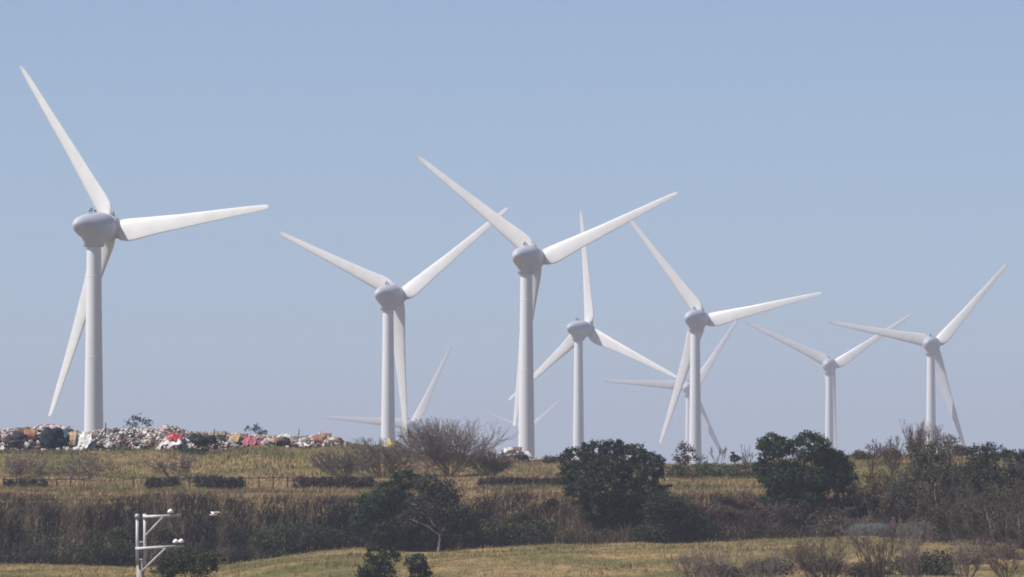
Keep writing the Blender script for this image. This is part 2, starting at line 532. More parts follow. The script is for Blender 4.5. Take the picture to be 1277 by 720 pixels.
def leafy(name, label, cat, blobs_px, base_px, Y, nclump, per, lsize, pal, seed, trunk_r=.16, bark=None, group=None, depth=.85, shell=.5, spread=.16, base_y=None, parts=('trunk', 'crown'), lean=0):
    """blobs_px: (px, py, rx_px, ry_px[, dy]) ellipses of the crown; real depth = depth * rx"""
    R = np.random.default_rng(seed)
    sc = Y / FPX
    bx = wx(base_px, Y)
    bz = float(zfun(np.array([bx]), np.array([Y]))[0]) if base_y is None else wz(base_y, Y)
    T = thing(name, label, cat, (bx, Y, bz), 0, group)
    o = np.array([bx, Y, bz])
    bl = []
    for b in blobs_px:
        dy = b[4] if len(b) > 4 else R.uniform(-.35, .35) * b[2] * sc
        c = P(b[0], b[1], Y) - o; c[1] += dy
        bl.append((*c, b[2] * sc, b[2] * sc * depth, b[3] * sc))
    A = Acc()
    bl_ = np.array(bl)
    ctr = (bl_[:, :3] * bl_[:, 3:4]).sum(0) / bl_[:, 3].sum()
    fork = np.array([ctr[0] * .45, ctr[1] * .3, max(.3, ctr[2] * .45)])
    add_limb(A, (0, 0, -.3), fork, trunk_r, trunk_r * .75, R, 5, .06, 8)
    for b in bl:
        c = np.array(b[:3])
        e = add_limb(A, fork, c, trunk_r * .6, trunk_r * .22, R, 5, .12)
        for k in range(4):
            d = R.normal(size=3); d /= np.linalg.norm(d); d[2] = abs(d[2]) * .7
            add_limb(A, e[R.integers(3, 6)], c + d * np.array(b[3:]) * .85, trunk_r * .22, .012, R, 4, .14, 4)
    A.build(parts[0], bark or M_bark, T, smooth=True)
    pts, ci, cc = clump_points(bl, nclump, per, R, shell, spread)
    g = zfun(pts[:, 0] + bx, pts[:, 1] + Y) - bz
    keep = pts[:, 2] > g + .05
    pts = pts[keep]; ci = ci[keep]
    v, f = leaf_quads(pts, lsize, R)
    pal = np.array(pal)
    kc = R.integers(0, len(pal), nclump)
    br = R.uniform(.75, 1.25, nclump)
    col = pal[kc][ci] * br[ci][:, None] * R.uniform(.8, 1.2, (len(ci), 1))
    mesh_np(parts[1], v, f, M_leaf, T, np.repeat(col, 4, axis=0))
    return T


def grow(R, p, d, L, r, depth, out, spread=.5, up=.12, kids=(2, 4), shrink=.68, curve=.12):
    """recursive bare branches"""
    n = 3
    pts = [p]
    dd = d / np.linalg.norm(d)
    for i in range(n):
        dd = dd + R.normal(size=3) * curve + np.array([0, 0, up * .4]); dd /= np.linalg.norm(dd)
        pts.append(pts[-1] + dd * L / n)
    rad = np.linspace(r, r * .62, n + 1)
    for i in range(n):
        out.append((pts[i], pts[i + 1], rad[i], rad[i + 1]))
    if depth == 0: return
    for k in range(R.integers(kids[0], kids[1] + 1)):
        t = R.integers(1, n + 1)
        nd = dd + R.normal(size=3) * spread + np.array([0, 0, up])
        grow(R, pts[t], nd, L * shrink * R.uniform(.75, 1.2), r * (.62 if t == n else .5), depth - 1, out, spread, up, kids, shrink, curve)


def on_slope(px, py, y0=686., y1=706.):
    """depth at which the bank lies at this height on this bearing"""
    yy = np.linspace(y0, y1, 80)
    zz = zfun((px - CXP) / FPX * yy, yy)
    k = np.where(zz < EYE + (HOR - py) / FPX * yy)[0]
    return float(yy[k[-1]]) if len(k) else y0


def bare(name, label, cat, base_px, base_py, top_py, Y, seed, stems=5, width_px=40, depth=4, r=.05, mat=None, lean=0., group=None, buds=None, spread=.5, kids=(2, 4), min_r=.017, nbud=250, bud=.16):
    R = np.random.default_rng(seed)
    sc = Y / FPX
    bx = wx(base_px, Y)
    bz = float(zfun(np.array([bx]), np.array([Y]))[0]) if base_py is None else wz(base_py, Y)
    T = thing(name, label, cat, (bx, Y, bz), 0, group)
    H = wz(top_py, Y) - bz
    segs = []
    hw = width_px * sc
    for s in range(stems):
        a = R.uniform(-1, 1)
        p0 = np.array([0., 0., -.15])
        d = np.array([a * hw * 1.1 / max(H, .1) + lean, R.uniform(-.35, .35) * hw / max(H, .1), 1.])
        grow(R, p0, d, H * .36, r * R.uniform(.7, 1.1), depth, segs, spread, .12, kids)
    p0, p1 = np.array([s[0] for s in segs]), np.array([s[1] for s in segs])
    # fit the height
    k = H / max(np.quantile(p1[:, 2], .985), .01)
    p0[:, 2] *= k; p1[:, 2] *= k
    wq = np.quantile(np.abs(p1[:, 0] - lean * p1[:, 2] * .8), .98)
    kx = hw / max(wq, .01)
    for pp in (p0, p1):
        pp[:, 0] = lean * pp[:, 2] * .8 + (pp[:, 0] - lean * pp[:, 2] * .8) * kx
        pp[:, 1] *= min(kx, 1.5)
    ok = (p1[:, 2] < H * 1.06)
    p0, p1 = p0[ok], p1[ok]; segs = [s_ for s_, k_ in zip(segs, ok) if k_]
    r0 = np.maximum([s[2] for s in segs], min_r); r1 = np.maximum([s[3] for s in segs], min_r)
    m0 = np.array(r0) > .022
    parts = (('branches', m0 | True, 4),) if stems <= 3 else (('stem', m0, 5), ('twigs', ~m0, 3))
    for nm, mk, sd in parts:
        if mk.any():
            v, q = tubes(p0[mk], p1[mk], r0[mk], r1[mk], sd)
            mesh_np(nm, v, q, (mat or M_twig) if nm == 'stem' or mat is not M_bark_pale else M_twig, T)
    if buds is not None:
        cand = p1[r1 <= np.quantile(r1, .6)]
        if len(cand):
            c = cand[R.integers(0, len(cand), nbud)] + R.normal(size=(nbud, 3)) * .06
            v, f = leaf_quads(c, bud, R)
            pal = np.array(buds)
            col = pal[R.integers(0, len(pal), nbud)] * R.uniform(.7, 1.3, (nbud, 1))
            mesh_np('leaves', v, f, M_leaf, T, np.repeat(col, 4, axis=0))
    return T


def blades(x, Y, h, wd, lean, col, R, droop=.0, seg=2):
    """grass blades as bent strips; returns verts, faces, colours"""
    N = len(x)
    z = zfun(x, Y)
    base = np.stack([x, Y, z - .05], 1)
    a = R.uniform(0, 2 * np.pi, N)
    side = np.stack([np.cos(a), np.sin(a) * .5, np.zeros(N)], 1) * wd[:, None] * .5
    L = lean
    V = []
    for k in range(seg + 1):
        t = k / seg
        c = base + np.array([0, 0, 1.]) * (h * (t - droop * t * t))[:, None] + L * (h * t * t)[:, None]
        wk = 1 - .75 * t
        V += [c - side * wk, c + side * wk]
    V = np.stack(V, 1)
    F = []
    for k in range(seg):
        F.append(np.stack([np.arange(N) * 2 * (seg + 1) + 2 * k + o for o in (0, 1, 3, 2)], 1))
    return V.reshape(-1, 3), np.concatenate(F), np.repeat(col, 2 * (seg + 1), axis=0)


def pix_of(x, Y):
    return CXP + x / Y * FPX


def grass_field(name, N, y0, y1, hmin, hmax, wmin, wmax, palfun, seed, xr=66, keep=None, droop=.15, leanx=.25, hfun=None, rough=0.):
    R = np.random.default_rng(seed)
    x = R.uniform(-xr, xr, N); Y = R.uniform(y0, y1, N)
    if keep is not None:
        k = keep(x, Y, R); x = x[k]; Y = Y[k]
    h = R.uniform(hmin, hmax, len(x)) * (.6 + .8 * fbm(x / 1.5, Y / 1.5, seed))
    if hfun is not None: h = h * hfun(x, Y)
    if rough: h = h * (1 - rough + 2 * rough * np.clip((fbm(x / 2.6, Y / 2.6, seed + 5) - .3) * 2.5, 0, 1))
    wd = R.uniform(wmin, wmax, len(x))
    lean = np.stack([R.normal(.12, leanx, len(x)), R.normal(-.1, leanx, len(x)), np.zeros(len(x))], 1)
    col = palfun(x, Y, R)
    v, f, c = blades(x, Y, h, wd, lean, col, R, droop)
    o = mesh_np(name, v, f, M_grass, None, c)
    o['kind'] = 'stuff'
    return o


def lerp(a, b, t):
    return np.asarray(a)[None, :] * (1 - t[:, None]) + np.asarray(b)[None, :] * t[:, None]


TAN, GREEN, DRY, BROWN, DARK = (.43, .325, .18), (.18, .18, .07), (.54, .385, .215), (.21, .155, .115), (.04, .033, .03)


def pal_mound(x, Y, R):
    t = np.clip((fbm(x / 6, Y / 7, 21) - .42) * 3.2, 0, 1)
    c = lerp(GREEN, TAN, t)
    b = np.clip((fbm(x / 4, Y / 6, 55) - .5) * 4, 0, .75)
    px = pix_of(x, Y)
    b = np.maximum(b, np.clip((430 - np.abs(px - 560) * 2.6) / 300, 0, .6))
    c = c * (1 - b[:, None]) + np.array(BROWN)[None] * b[:, None]
    lowT = np.clip(1 - np.abs(Y - 748) / 14, 0, 1)
    c = c * (1 - .6 * lowT[:, None]) + np.array(DRY)[None] * .6 * lowT[:, None]
    return c * R.uniform(.85, 1.12, (len(x), 1))


def pal_lawn(x, Y, R):
    px = pix_of(x, Y)
    t = np.clip((fbm(x / 7, Y / 11, 31) - .40) * 3.2 + .35 * (px > 560), 0, 1)
    return lerp((.18, .17, .065), (.42, .31, .155), t) * R.uniform(.87, 1.1, (len(x), 1))


grass_field('dry_grass', 150000, 702, 836, .16, .46, .05, .12, pal_mound, 11, rough=.4)
grass_field('lawn_grass', 80000, 560, 691, .10, .30, .04, .09, pal_lawn, 12, xr=62, rough=.5)


def pal_bank(x, Y, R):
    t = (Y - 688) / 15.
    s = .55 * vnoise(x / 1.3, Y * 0 + 3, 77) + .45 * vnoise(x / .35, Y / 8, 78)            # vertical streaks of dead cane
    dead = np.clip((s - .55) * 6, 0, 1) * .85 + np.clip((t - .62) * 2.6 * (.5 + vnoise(x / 2.2, Y / 4, 81)), 0, .8)
    px = pix_of(x, Y)
    warm = np.clip((px - 560) / 160, 0, 1)
    dark = np.array((.022, .019, .021))[None] * (1 - warm[:, None]) + np.array((.085, .06, .052))[None] * warm[:, None]
    c = dark * (1 - np.clip(dead, 0, 1)[:, None]) + np.array((.25, .18, .12))[None] * np.clip(dead, 0, 1)[:, None]
    return c * R.uniform(.7, 1.2, (len(x), 1))


grass_field('bank_reeds', 60000, 689.5, 702.5, .8, 1.7, .05, .12, pal_bank, 13, xr=62, droop=.35, leanx=.32, rough=.45, hfun=lambda x, Y: np.clip((704 - Y) / 7, .25, 1))
# pale dry plumes along the lip of the bank
grass_field('dry_plumes', 16000, 700.5, 707, .4, .85, .05, .10, lambda x, Y, R: np.array(DRY)[None] * R.uniform(.55, 1.1, (len(x), 1)), 14, xr=62, droop=.3, rough=.5, hfun=lambda x, Y: .7 + 0 * x)


def cover(name, N, seed, fn, size, pal):
    """leafy ground cover hugging the bank"""
    R = np.random.default_rng(seed)
    x = R.uniform(-62, 62, N); Y = R.uniform(688.5, 699, N)
    k = fn(x, Y, R); x = x[k]; Y = Y[k]
    c = np.stack([x, Y, zfun(x, Y) + R.uniform(.1, 1.1, len(x)) * (.5 + fbm(x / 1.2, Y / 1.2, seed))], 1)
    v, f = leaf_quads(c, size, R)
    pal = np.array(pal)
    col = pal[R.integers(0, len(pal), len(x))] * R.uniform(.7, 1.3, (len(x), 1))
    o = mesh_np(name, v, f, M_leaf, None, np.repeat(col, 4, axis=0))
    o['kind'] = 'stuff'


cover('creeper_leaves', 60000, 15,
      lambda x, Y, R: (fbm(x / 3.2, Y / 2.5, 41) + .35 * (694 - Y) / 6 - .2 * (np.abs(pix_of(x, Y) - 1080) < 250) > .52), .17,
      [(.04, .062, .026), (.065, .085, .03), (.045, .046, .03), (.03, .048, .026)])

# ------------------------------------------------------------------ evergreen and other leafy trees
G1 = [(.026, .044, .02), (.036, .056, .022), (.02, .036, .02), (.052, .072, .028)]
G2 = [(.03, .06, .022), (.046, .08, .027), (.022, .044, .021), (.065, .10, .032)]
GREY = [(.07, .066, .05), (.055, .057, .042), (.085, .078, .056), (.045, .055, .036)]
BRN = [(.145, .11, .08), (.10, .09, .062), (.17, .13, .09)]
YEL = [(.24, .17, .055), (.17, .135, .05), (.12, .10, .045), (.2, .15, .06)]
OLV = [(.08, .085, .035), (.06, .07, .03), (.10, .095, .045)]

leafy('evergreen_tree', 'big round dark green tree on the bank below the centre turbines', 'tree',
      [(716, 574, 22, 15), (742, 564, 22, 14), (766, 560, 20, 12), (790, 568, 22, 14), (812, 580, 20, 14), (708, 594, 17, 14), (732, 590, 22, 15, -2.2), (762, 582, 24, 15, -2.4),
       (794, 594, 22, 15, -2.2), (822, 600, 14, 14), (724, 614, 20, 15, -1.2), (752, 608, 24, 16, -2.6), (784, 618, 24, 16, -2.2), (812, 622, 22, 18), (742, 636, 22, 16, -1.2), (772, 642, 26, 16, -1.6), (806, 646, 26, 18), (760, 660, 22, 12), (800, 664, 30, 12), (828, 660, 22, 14)],
      770, 694, 1500, 30, .21, G1 + [(.07, .07, .04)], 101, .26, spread=.11)
leafy('evergreen_tree', 'dark green tree with separate rounded lobes in front of the Y-bladed turbine', 'tree',
      [(966, 558, 21, 17), (1010, 558, 27, 19), (1046, 591, 22, 25), (976, 594, 28, 19), (950, 584, 14, 16), (1012, 598, 30, 19), (1035, 576, 20, 18), (1000, 622, 34, 18), (968, 624, 20, 14)],
      1000, 695, 1250, 30, .21, G2, 102, .24, spread=.11)
leafy('evergreen_tree', 'leaning dark green tree left of the white trunk, on the bank foot', 'tree',
      [(506, 599, 18, 13), (488, 612, 22, 15), (466, 630, 24, 18), (500, 632, 24, 18), (456, 650, 22, 14), (486, 656, 26, 15), (514, 652, 18, 16)],
      500, 690, 800, 26, .2, G2, 103, .18, spread=.12)
leafy('gum_tree', 'thin grey green tree with a crooked white trunk at the edge of the lawn', 'tree',
      [(534, 605, 20, 12), (556, 612, 20, 15), (530, 630, 22, 17), (558, 636, 22, 18), (574, 648, 18, 18), (556, 660, 18, 12), (514, 648, 16, 12), (586, 666, 16, 14)],
      546, 687, 820, 16, .2, GREY + [(.05, .06, .04), (.04, .045, .035)], 104, .11, bark=M_bark_white, base_y=692, spread=.18)
leafy('dark_shrub', 'dark shrub spilling down right of the big round tree', 'shrub',
      [(838, 642, 30, 22), (864, 654, 26, 16), (824, 632, 22, 20), (880, 662, 18, 10), (820, 662, 30, 12)], 842, 690, 620, 22, .2, G1, 105, .08, parts=('stem', 'foliage'))
leafy('dark_shrub', 'upright dark shrub cut by the bottom edge, left of a smaller round one', 'shrub',
      [(466, 692, 13, 12), (484, 694, 14, 12), (472, 712, 24, 16), (462, 722, 20, 14)], 472, 560, 200, 20, .2, G1, 106, .08, parts=('stem', 'foliage'))
leafy('dark_shrub', 'small round dark shrub on the lawn at the bottom edge', 'shrub',
      [(520, 704, 15, 12), (524, 716, 14, 12)], 521, 562, 110, 18, .19, G1, 107, .06, parts=('stem', 'foliage'))
leafy('dark_shrub', 'dark leafy shrub at the foot of the utility pole', 'shrub',
      [(222, 700, 22, 16), (250, 706, 22, 14), (268, 696, 12, 10), (205, 714, 16, 14)], 235, 560, 240, 20, .19, G1 + OLV, 108, .08, parts=('stem', 'foliage'))
leafy('dark_shrub', 'dark shrub among bare branches at the bottom right corner', 'shrub',
      [(1140, 704, 26, 14), (1175, 700, 24, 14), (1110, 710, 18, 10), (1160, 716, 36, 12)], 1150, 590, 260, 20, .2, G1, 109, .08, parts=('stem', 'foliage'))
leafy('green_bush', 'dark green bush at the bank foot, left of the leaning tree', 'shrub',
      [(340, 672, 26, 18), (375, 668, 26, 16), (408, 670, 20, 14), (355, 690, 28, 12)], 370, 689, 300, 20, .22, [(.036, .058, .03), (.05, .075, .035)], 110, .06, parts=('stem', 'foliage'))
leafy('green_bush', 'low dark green bush at the bank foot beside the lowest part of the lawn', 'shrub',
      [(110, 690, 30, 12), (140, 684, 26, 14), (70, 692, 22, 10)], 110, 690, 220, 18, .2, OLV + G1, 111, .06, parts=('stem', 'foliage'))
leafy('green_bush', 'dark bush at the bank foot between the white trunk and the big round tree', 'shrub',
      [(600, 662, 24, 14), (635, 664, 26, 12), (672, 660, 24, 14)], 632, 691, 240, 18, .2, OLV + G1, 112, .06, parts=('stem', 'foliage'))
leafy('green_bush', 'olive bush on the ridge just right of the big round tree', 'shrub',
      [(843, 594, 14, 16), (860, 596, 16, 15), (846, 606, 18, 10)], 850, 768, 170, 18, .22, OLV + BRN, 113, .06, parts=('stem', 'foliage'))
leafy('green_bush', 'bright green bush on the ridge left of the lobed dark tree', 'shrub',
      [(882, 588, 16, 9), (900, 591, 18, 10), (884, 600, 20, 8)], 890, 772, 170, 18, .22, [(.075, .10, .035), (.06, .085, .03)], 114, .05, parts=('stem', 'foliage'))
leafy('green_bush', 'dull green bush touching the left side of the lobed dark tree', 'shrub',
      [(922, 592, 16, 13), (938, 598, 12, 12), (920, 606, 20, 8)], 924, 770, 170, 18, .22, OLV, 115, .05, parts=('stem', 'foliage'))
leafy('yellow_shrub', 'yellowish shrub below the ridge right of the lobed dark tree', 'shrub',
      [(1062, 606, 16, 8), (1095, 596, 20, 9), (1078, 618, 26, 11), (1112, 612, 18, 10), (1066, 634, 24, 12)], 1085, 704, 330, 16, .19, YEL, 116, .06, parts=('stem', 'foliage'), spread=.2)
leafy('grey_brown_tree', 'brown leafed tree in front of the rightmost turbine tower', 'tree',
      [(1146, 562, 20, 13), (1178, 556, 20, 12), (1160, 570, 24, 12), (1160, 586, 30, 16), (1140, 606, 28, 18), (1180, 604, 26, 18), (1150, 630, 34, 18)],
      1160, 697, 620, 16, .19, BRN + GREY + OLV, 117, .12, spread=.17)
leafy('dark_tree', 'dark green tree with a ragged top, right of the brown leafed tree', 'tree',
      [(1220, 569, 16, 14), (1238, 564, 14, 12), (1228, 588, 24, 16), (1208, 596, 22, 18), (1232, 604, 22, 22), (1212, 628, 24, 18)],
      1220, 700, 520, 20, .2, [(.045, .055, .035), (.06, .062, .042), (.04, .05, .03)], 118, .12, spread=.17)
leafy('dark_tree', 'sparse dark tree cut by the right edge of the photo', 'tree',
      [(1272, 566, 10, 9), (1268, 586, 18, 15), (1262, 604, 22, 18), (1286, 600, 20, 24), (1262, 614, 16, 14)],
      1276, 702, 300, 18, .2, [(.05, .055, .038), (.07, .065, .045)], 119, .1, spread=.2)
leafy('sapling', 'thin dark topped sapling on the ridge between two dark trees at far right', 'sapling',
      [(1253, 566, 7, 5), (1256, 574, 6, 4)], 1254, 790, 40, 12, .2, G1, 120, .05, spread=.25)
leafy('sapling', 'reddish leaved sapling in front of the tower right of the big round tree', 'sapling',
      [(855, 560, 11, 7), (850, 572, 10, 7), (862, 572, 9, 6)], 855, 785, 80, 12, .2, [(.10, .065, .05), (.05, .055, .035), (.13, .09, .06)], 121, .06, spread=.25)
leafy('sapling', 'tiny green sapling on the skyline next to the lobed dark tree', 'sapling',
      [(917, 572, 7, 5), (913, 566, 3, 3)], 916, 790, 40, 12, .18, G2, 122, .04, spread=.25)
leafy('sapling', 'dark spindly sapling on the rubbish heap right of the largest tower', 'sapling',
      [(172, 521, 8, 5), (184, 527, 7, 5), (164, 530, 8, 4)], 173, 815, 45, 8, .2, [(.045, .05, .045)], 123, .04, spread=.3)
leafy('sapling', 'small dark green sapling on the rubbish heap above the pink cloth', 'sapling',
      [(318, 534, 5, 5), (326, 540, 8, 4), (309, 536, 4, 4)], 319, 815, 45, 9, .18, G1, 124, .04, spread=.3)
for i, (px, py, lab) in enumerate([(262, 601, 'dark vine clump smothering the fence, left one of a close pair'), (293, 603, 'narrow dark vine clump on the fence, right one of a close pair'),
                                   (203, 603, 'dark low vine clump on the left end of the long fence'), (20, 606, 'dark vine clump at the left end of the short fence'),
                                   (47, 606, 'dark vine clump in the middle of the short fence')]):
    ww = [19, 10, 20, 14, 12][i]
    leafy('vine_clump', lab, 'vine', [(px - ww * .5, py, ww * .6, 8), (px + ww * .5, py, ww * .6, 8), (px, py + 5, ww, 7)], px, 738, 230, 16, .19, [(.05, .045, .045), (.06, .05, .045), (.04, .042, .035)], 130 + i, .04,
          group='vine clumps on the terrace fences', parts=('stem', 'foliage'))
leafy('brown_hedge', 'long dark brown hedge on the terrace left of the leaning dark tree', 'hedge',
      [(px, 603 + (px % 3), 12, 9) for px in range(376, 458, 9)], 415, 738, 620, 16, .2, [(.075, .056, .05), (.06, .05, .045), (.10, .07, .055)], 140, .04, parts=('stem', 'foliage'))
leafy('brown_hedge', 'low dark brown hedge on the terrace left of the big round tree', 'hedge',
      [(px, 602 + (px % 2), 12, 7) for px in range(606, 708, 10)], 655, 732, 560, 16, .2, [(.075, .058, .052), (.09, .065, .055)], 141, .04, parts=('stem', 'foliage'))

for i, (px, py, rx, ry, pal, lab) in enumerate([(1200, 562, 10, 6, BRN, 'small brown shrub on the skyline between the brown and ragged dark trees'), (1076, 568, 12, 5, OLV, 'low olive shrub on the tan ridge beside the small bare tree'),
                                     (1112, 566, 10, 6, BRN, 'low brown shrub on the tan ridge below the reddish bare tree'), (1262, 568, 8, 6, BRN, 'low brown shrub on the skyline at far right'),
                                     (690, 574, 12, 5, OLV, 'low olive shrub on the ridge touching the left of the big round tree'), (240, 564, 14, 6, [(.075, .10, .035), (.06, .085, .03)], 'low green patch of shrub just below the bright red tarpaulin')]):
    leafy('ridge_shrub', lab, 'shrub', [(px - rx * .4, py, rx * .7, ry), (px + rx * .4, py + 1, rx * .7, ry * .8)], px, 796, 110, 14, .18, pal, 160 + i, .04, parts=('stem', 'foliage'), spread=.22)
BK = [(.06, .05, .036), (.085, .066, .045), (.05, .055, .03), (.11, .08, .055)]
for i, (px, py, rx, ry, Y, pal, lab) in enumerate([
        (150, 672, 18, 12, 694, OLV, 'olive shrub on the reed bank left of the utility pole'), (205, 672, 16, 12, 695, OLV, 'olive shrub on the reed bank behind the upper crossarm'),
        (425, 640, 16, 12, 697, BK, 'brown shrub on the bank left of the leaning dark tree'),
        (650, 652, 18, 12, 696, OLV, 'olive shrub on the bank between the white trunk and big round tree'),
        (690, 634, 14, 10, 699, BK, 'brown shrub on the bank touching the left of the big round tree'), (905, 630, 16, 10, 699, BK, 'brown shrub high on the bank right of the dark spilling shrub')]):
    leafy('bank_shrub', lab, 'shrub', [(px - rx * .4, py, rx * .7, ry), (px + rx * .4, py + 2, rx * .7, ry * .8), (px, py - ry * .5, rx * .5, ry * .7)], px, min(Y, on_slope(px, py + ry * .7)), 260, 13, .17, pal, 180 + i, .04, parts=('stem', 'foliage'), spread=.22, shell=.35)
# ------------------------------------------------------------------ bare bushes and trees
PB = [(.14, .115, .10), (.10, .09, .075)]
bare('bare_bush', 'large leafless twiggy bush on the ridge in front of the faint low turbine', 'bush', 560, None, 524, 768, 201, 60, 62, 3, .02, M_twig_pale, .06, buds=PB + BRN, nbud=2600, kids=(3, 4), bud=.12, spread=.36, min_r=.012)
bare('bare_bush', 'leafless brown bush left of the largest bare bush on the ridge slope', 'bush', 478, None, 548, 766, 202, 44, 50, 3, .02, M_twig_pale, .1, min_r=.012, buds=PB + BRN, nbud=2200, bud=.14, spread=.28)
bare('bare_bush', 'low leafless bush on the slope beneath the orange brown boards', 'bush', 425, None, 562, 764, 203, 36, 38, 3, .02, M_twig_pale, .1, min_r=.012, buds=PB + BRN + OLV, nbud=1600, bud=.14, spread=.28)
bare('bare_bush', 'low leafless bush between the largest bare bush and the white rubbish heap', 'bush', 612, None, 562, 768, 204, 26, 30, 3, .02, M_twig_pale, -.05, buds=PB + OLV, nbud=900, bud=.14, spread=.28)
bare('bare_bush', 'brown leafless bush behind the short fence at the far left', 'bush', 25, None, 566, 758, 205, 12, 36, 4, .022, M_twig_pale, 0, buds=BRN + PB, nbud=350, bud=.13)
bare('bare_bush', 'brown leafless bush on the slope below the largest tower', 'bush', 105, None, 566, 760, 206, 12, 40, 4, .022, M_twig_pale, 0, buds=BRN + PB, nbud=350, bud=.13)
bare('bare_bush', 'brown leafless bush behind the fence below the red tarpaulin', 'bush', 215, None, 568, 762, 207, 10, 32, 4, .022, M_twig_pale, 0, buds=BRN + PB, nbud=300, bud=.13)
bare('bare_tree', 'bare tree with a fan of fine twigs in front of the rightmost turbine', 'tree', 1142, 610, 526, 745, 210, 18, 28, 4, .04, M_twig_red, 0, kids=(2, 3), spread=.2, min_r=.013)
bare('bare_tree', 'fine twigged bare treetop just left of the rightmost turbine blade', 'tree', 1172, 610, 534, 742, 211, 16, 24, 4, .04, M_twig_red, 0, kids=(2, 3), spread=.2, min_r=.013)
bare('bare_tree', 'small bare tree on the tan ridge right of the lobed dark tree', 'tree', 1086, 590, 549, 770, 212, 4, 24, 5, .06, M_twig, 0, buds=G1, nbud=40, kids=(2, 3), min_r=.014)
bare('bare_tree', 'reddish bare tree behind the yellowish shrub', 'tree', 1115, 600, 546, 752, 213, 14, 20, 4, .035, M_twig_red, 0, kids=(2, 3), spread=.22, min_r=.013)
for i, (px, top, lab) in enumerate([(893, 557, 'thin bare sapling on the skyline above the bright green bush'), (932, 556, 'bare sapling leaning on the skyline at the lobed dark tree'),
                                    (875, 563, 'short bare sapling on the skyline right of the reddish sapling'), (1277, 560, 'bare sapling at the right edge of the skyline')]):
    bare('bare_sapling', lab, 'sapling', px, None, top, 785, 220 + i, 3, 13, 4, .035, M_twig, [0, -.35, .1, 0][i], group='bare saplings on the skyline', kids=(1, 3))

# the wood at the right: grey leafless trees, each its own
wood = [(1040, 700, 612, 22), (1062, 703, 604, 22), (1090, 698, 600, 24), (1112, 694, 610, 22), (1128, 701, 590, 26), (1150, 690, 606, 24), (1172, 697, 584, 26), (1190, 688, 602, 24),
        (1204, 694, 590, 24), (1222, 684, 612, 22), (1240, 690, 594, 24), (1256, 682, 604, 22), (1270, 694, 588, 24), (1284, 684, 600, 24), (1300, 690, 590, 26)]
wl = ['leafless tree at the left end of the grey wood', 'leafless tree between the net tunnels and the yellowish shrub', 'leafless tree under the yellowish shrub',
      'low leafless tree right behind the net tunnels', 'leafless tree left of the brown leafed tree', 'low leafless tree below the brown leafed tree', 'tall leafless tree behind the brown leafed tree',
      'pale trunked leafless tree right of the net tunnels', 'leafless tree left of the ragged dark tree', 'low leafless tree below the ragged dark tree', 'leafless tree right of the ragged dark tree',
      'low pale trunked tree near the right edge', 'tall leafless tree beneath the right edge sapling', 'leafless tree cut by the right edge', 'leafless tree beyond the right edge']
for i, (px, Y, top, wpx) in enumerate(wood):
    Y -= 5
    bare('bare_tree', wl[i], 'tree', px, None, top, Y, 300 + i, 4, wpx, 5, .05, [M_bark_pale, M_twig_red, M_bark_pale, M_twig][i % 4], 0, group='leafless trees of the grey wood',
         buds=GREY + BRN + OLV + OLV, nbud=1300, bud=.16, kids=(2, 3), min_r=.013, spread=.4)
MASS = [(.15, .108, .08), (.095, .072, .056), (.19, .145, .105), (.075, .08, .04), (.12, .11, .055), (.09, .095, .045)]
under = [(1042, 660, 22, 16, 694, 'grey brown thicket left of the teal net tunnels'), (1062, 634, 24, 14, 704, 'brown thicket above the left net tunnel'),
         (1098, 634, 24, 14, 703, 'brown thicket above the gap between the net tunnels'), (1130, 640, 24, 14, 702, 'brown thicket above the right net tunnel'),
         (1172, 652, 24, 22, 693, 'grey brown thicket just right of the right net tunnel'), (1200, 634, 24, 24, 699, 'grey thicket below the gap between two dark treetops'),
         (1205, 666, 26, 18, 688, 'low grey brown thicket below the ragged dark tree'), (1236, 650, 24, 24, 694, 'grey thicket with pale stems right of the ragged dark tree'),
         (1262, 632, 24, 24, 700, 'grey thicket below the right edge saplings'), (1250, 672, 30, 16, 686, 'low brown thicket near the right edge'),
         (1285, 655, 26, 26, 692, 'grey brown thicket cut by the right edge'), (1186, 610, 20, 18, 705, 'brownish thicket right behind the brown leafed tree'),
         (1130, 612, 22, 16, 707, 'brownish thicket left behind the brown leafed tree'), (1250, 606, 20, 16, 708, 'brownish thicket right of the dark ragged top')]
for i, (px, py, rx, ry, Y, lab) in enumerate(under):
    leafy('thicket', lab, 'thicket', [(px - rx * .45, py, rx * .7, ry), (px + rx * .45, py + 2, rx * .7, ry * .9), (px, py - ry * .4, rx * .6, ry * .7)],
          px, min(Y, on_slope(px, py + ry * .7)), 480, 9, .15, MASS, 400 + i, .05, group='thickets of the grey wood', parts=('stem', 'twigs'), spread=.24, shell=.3)
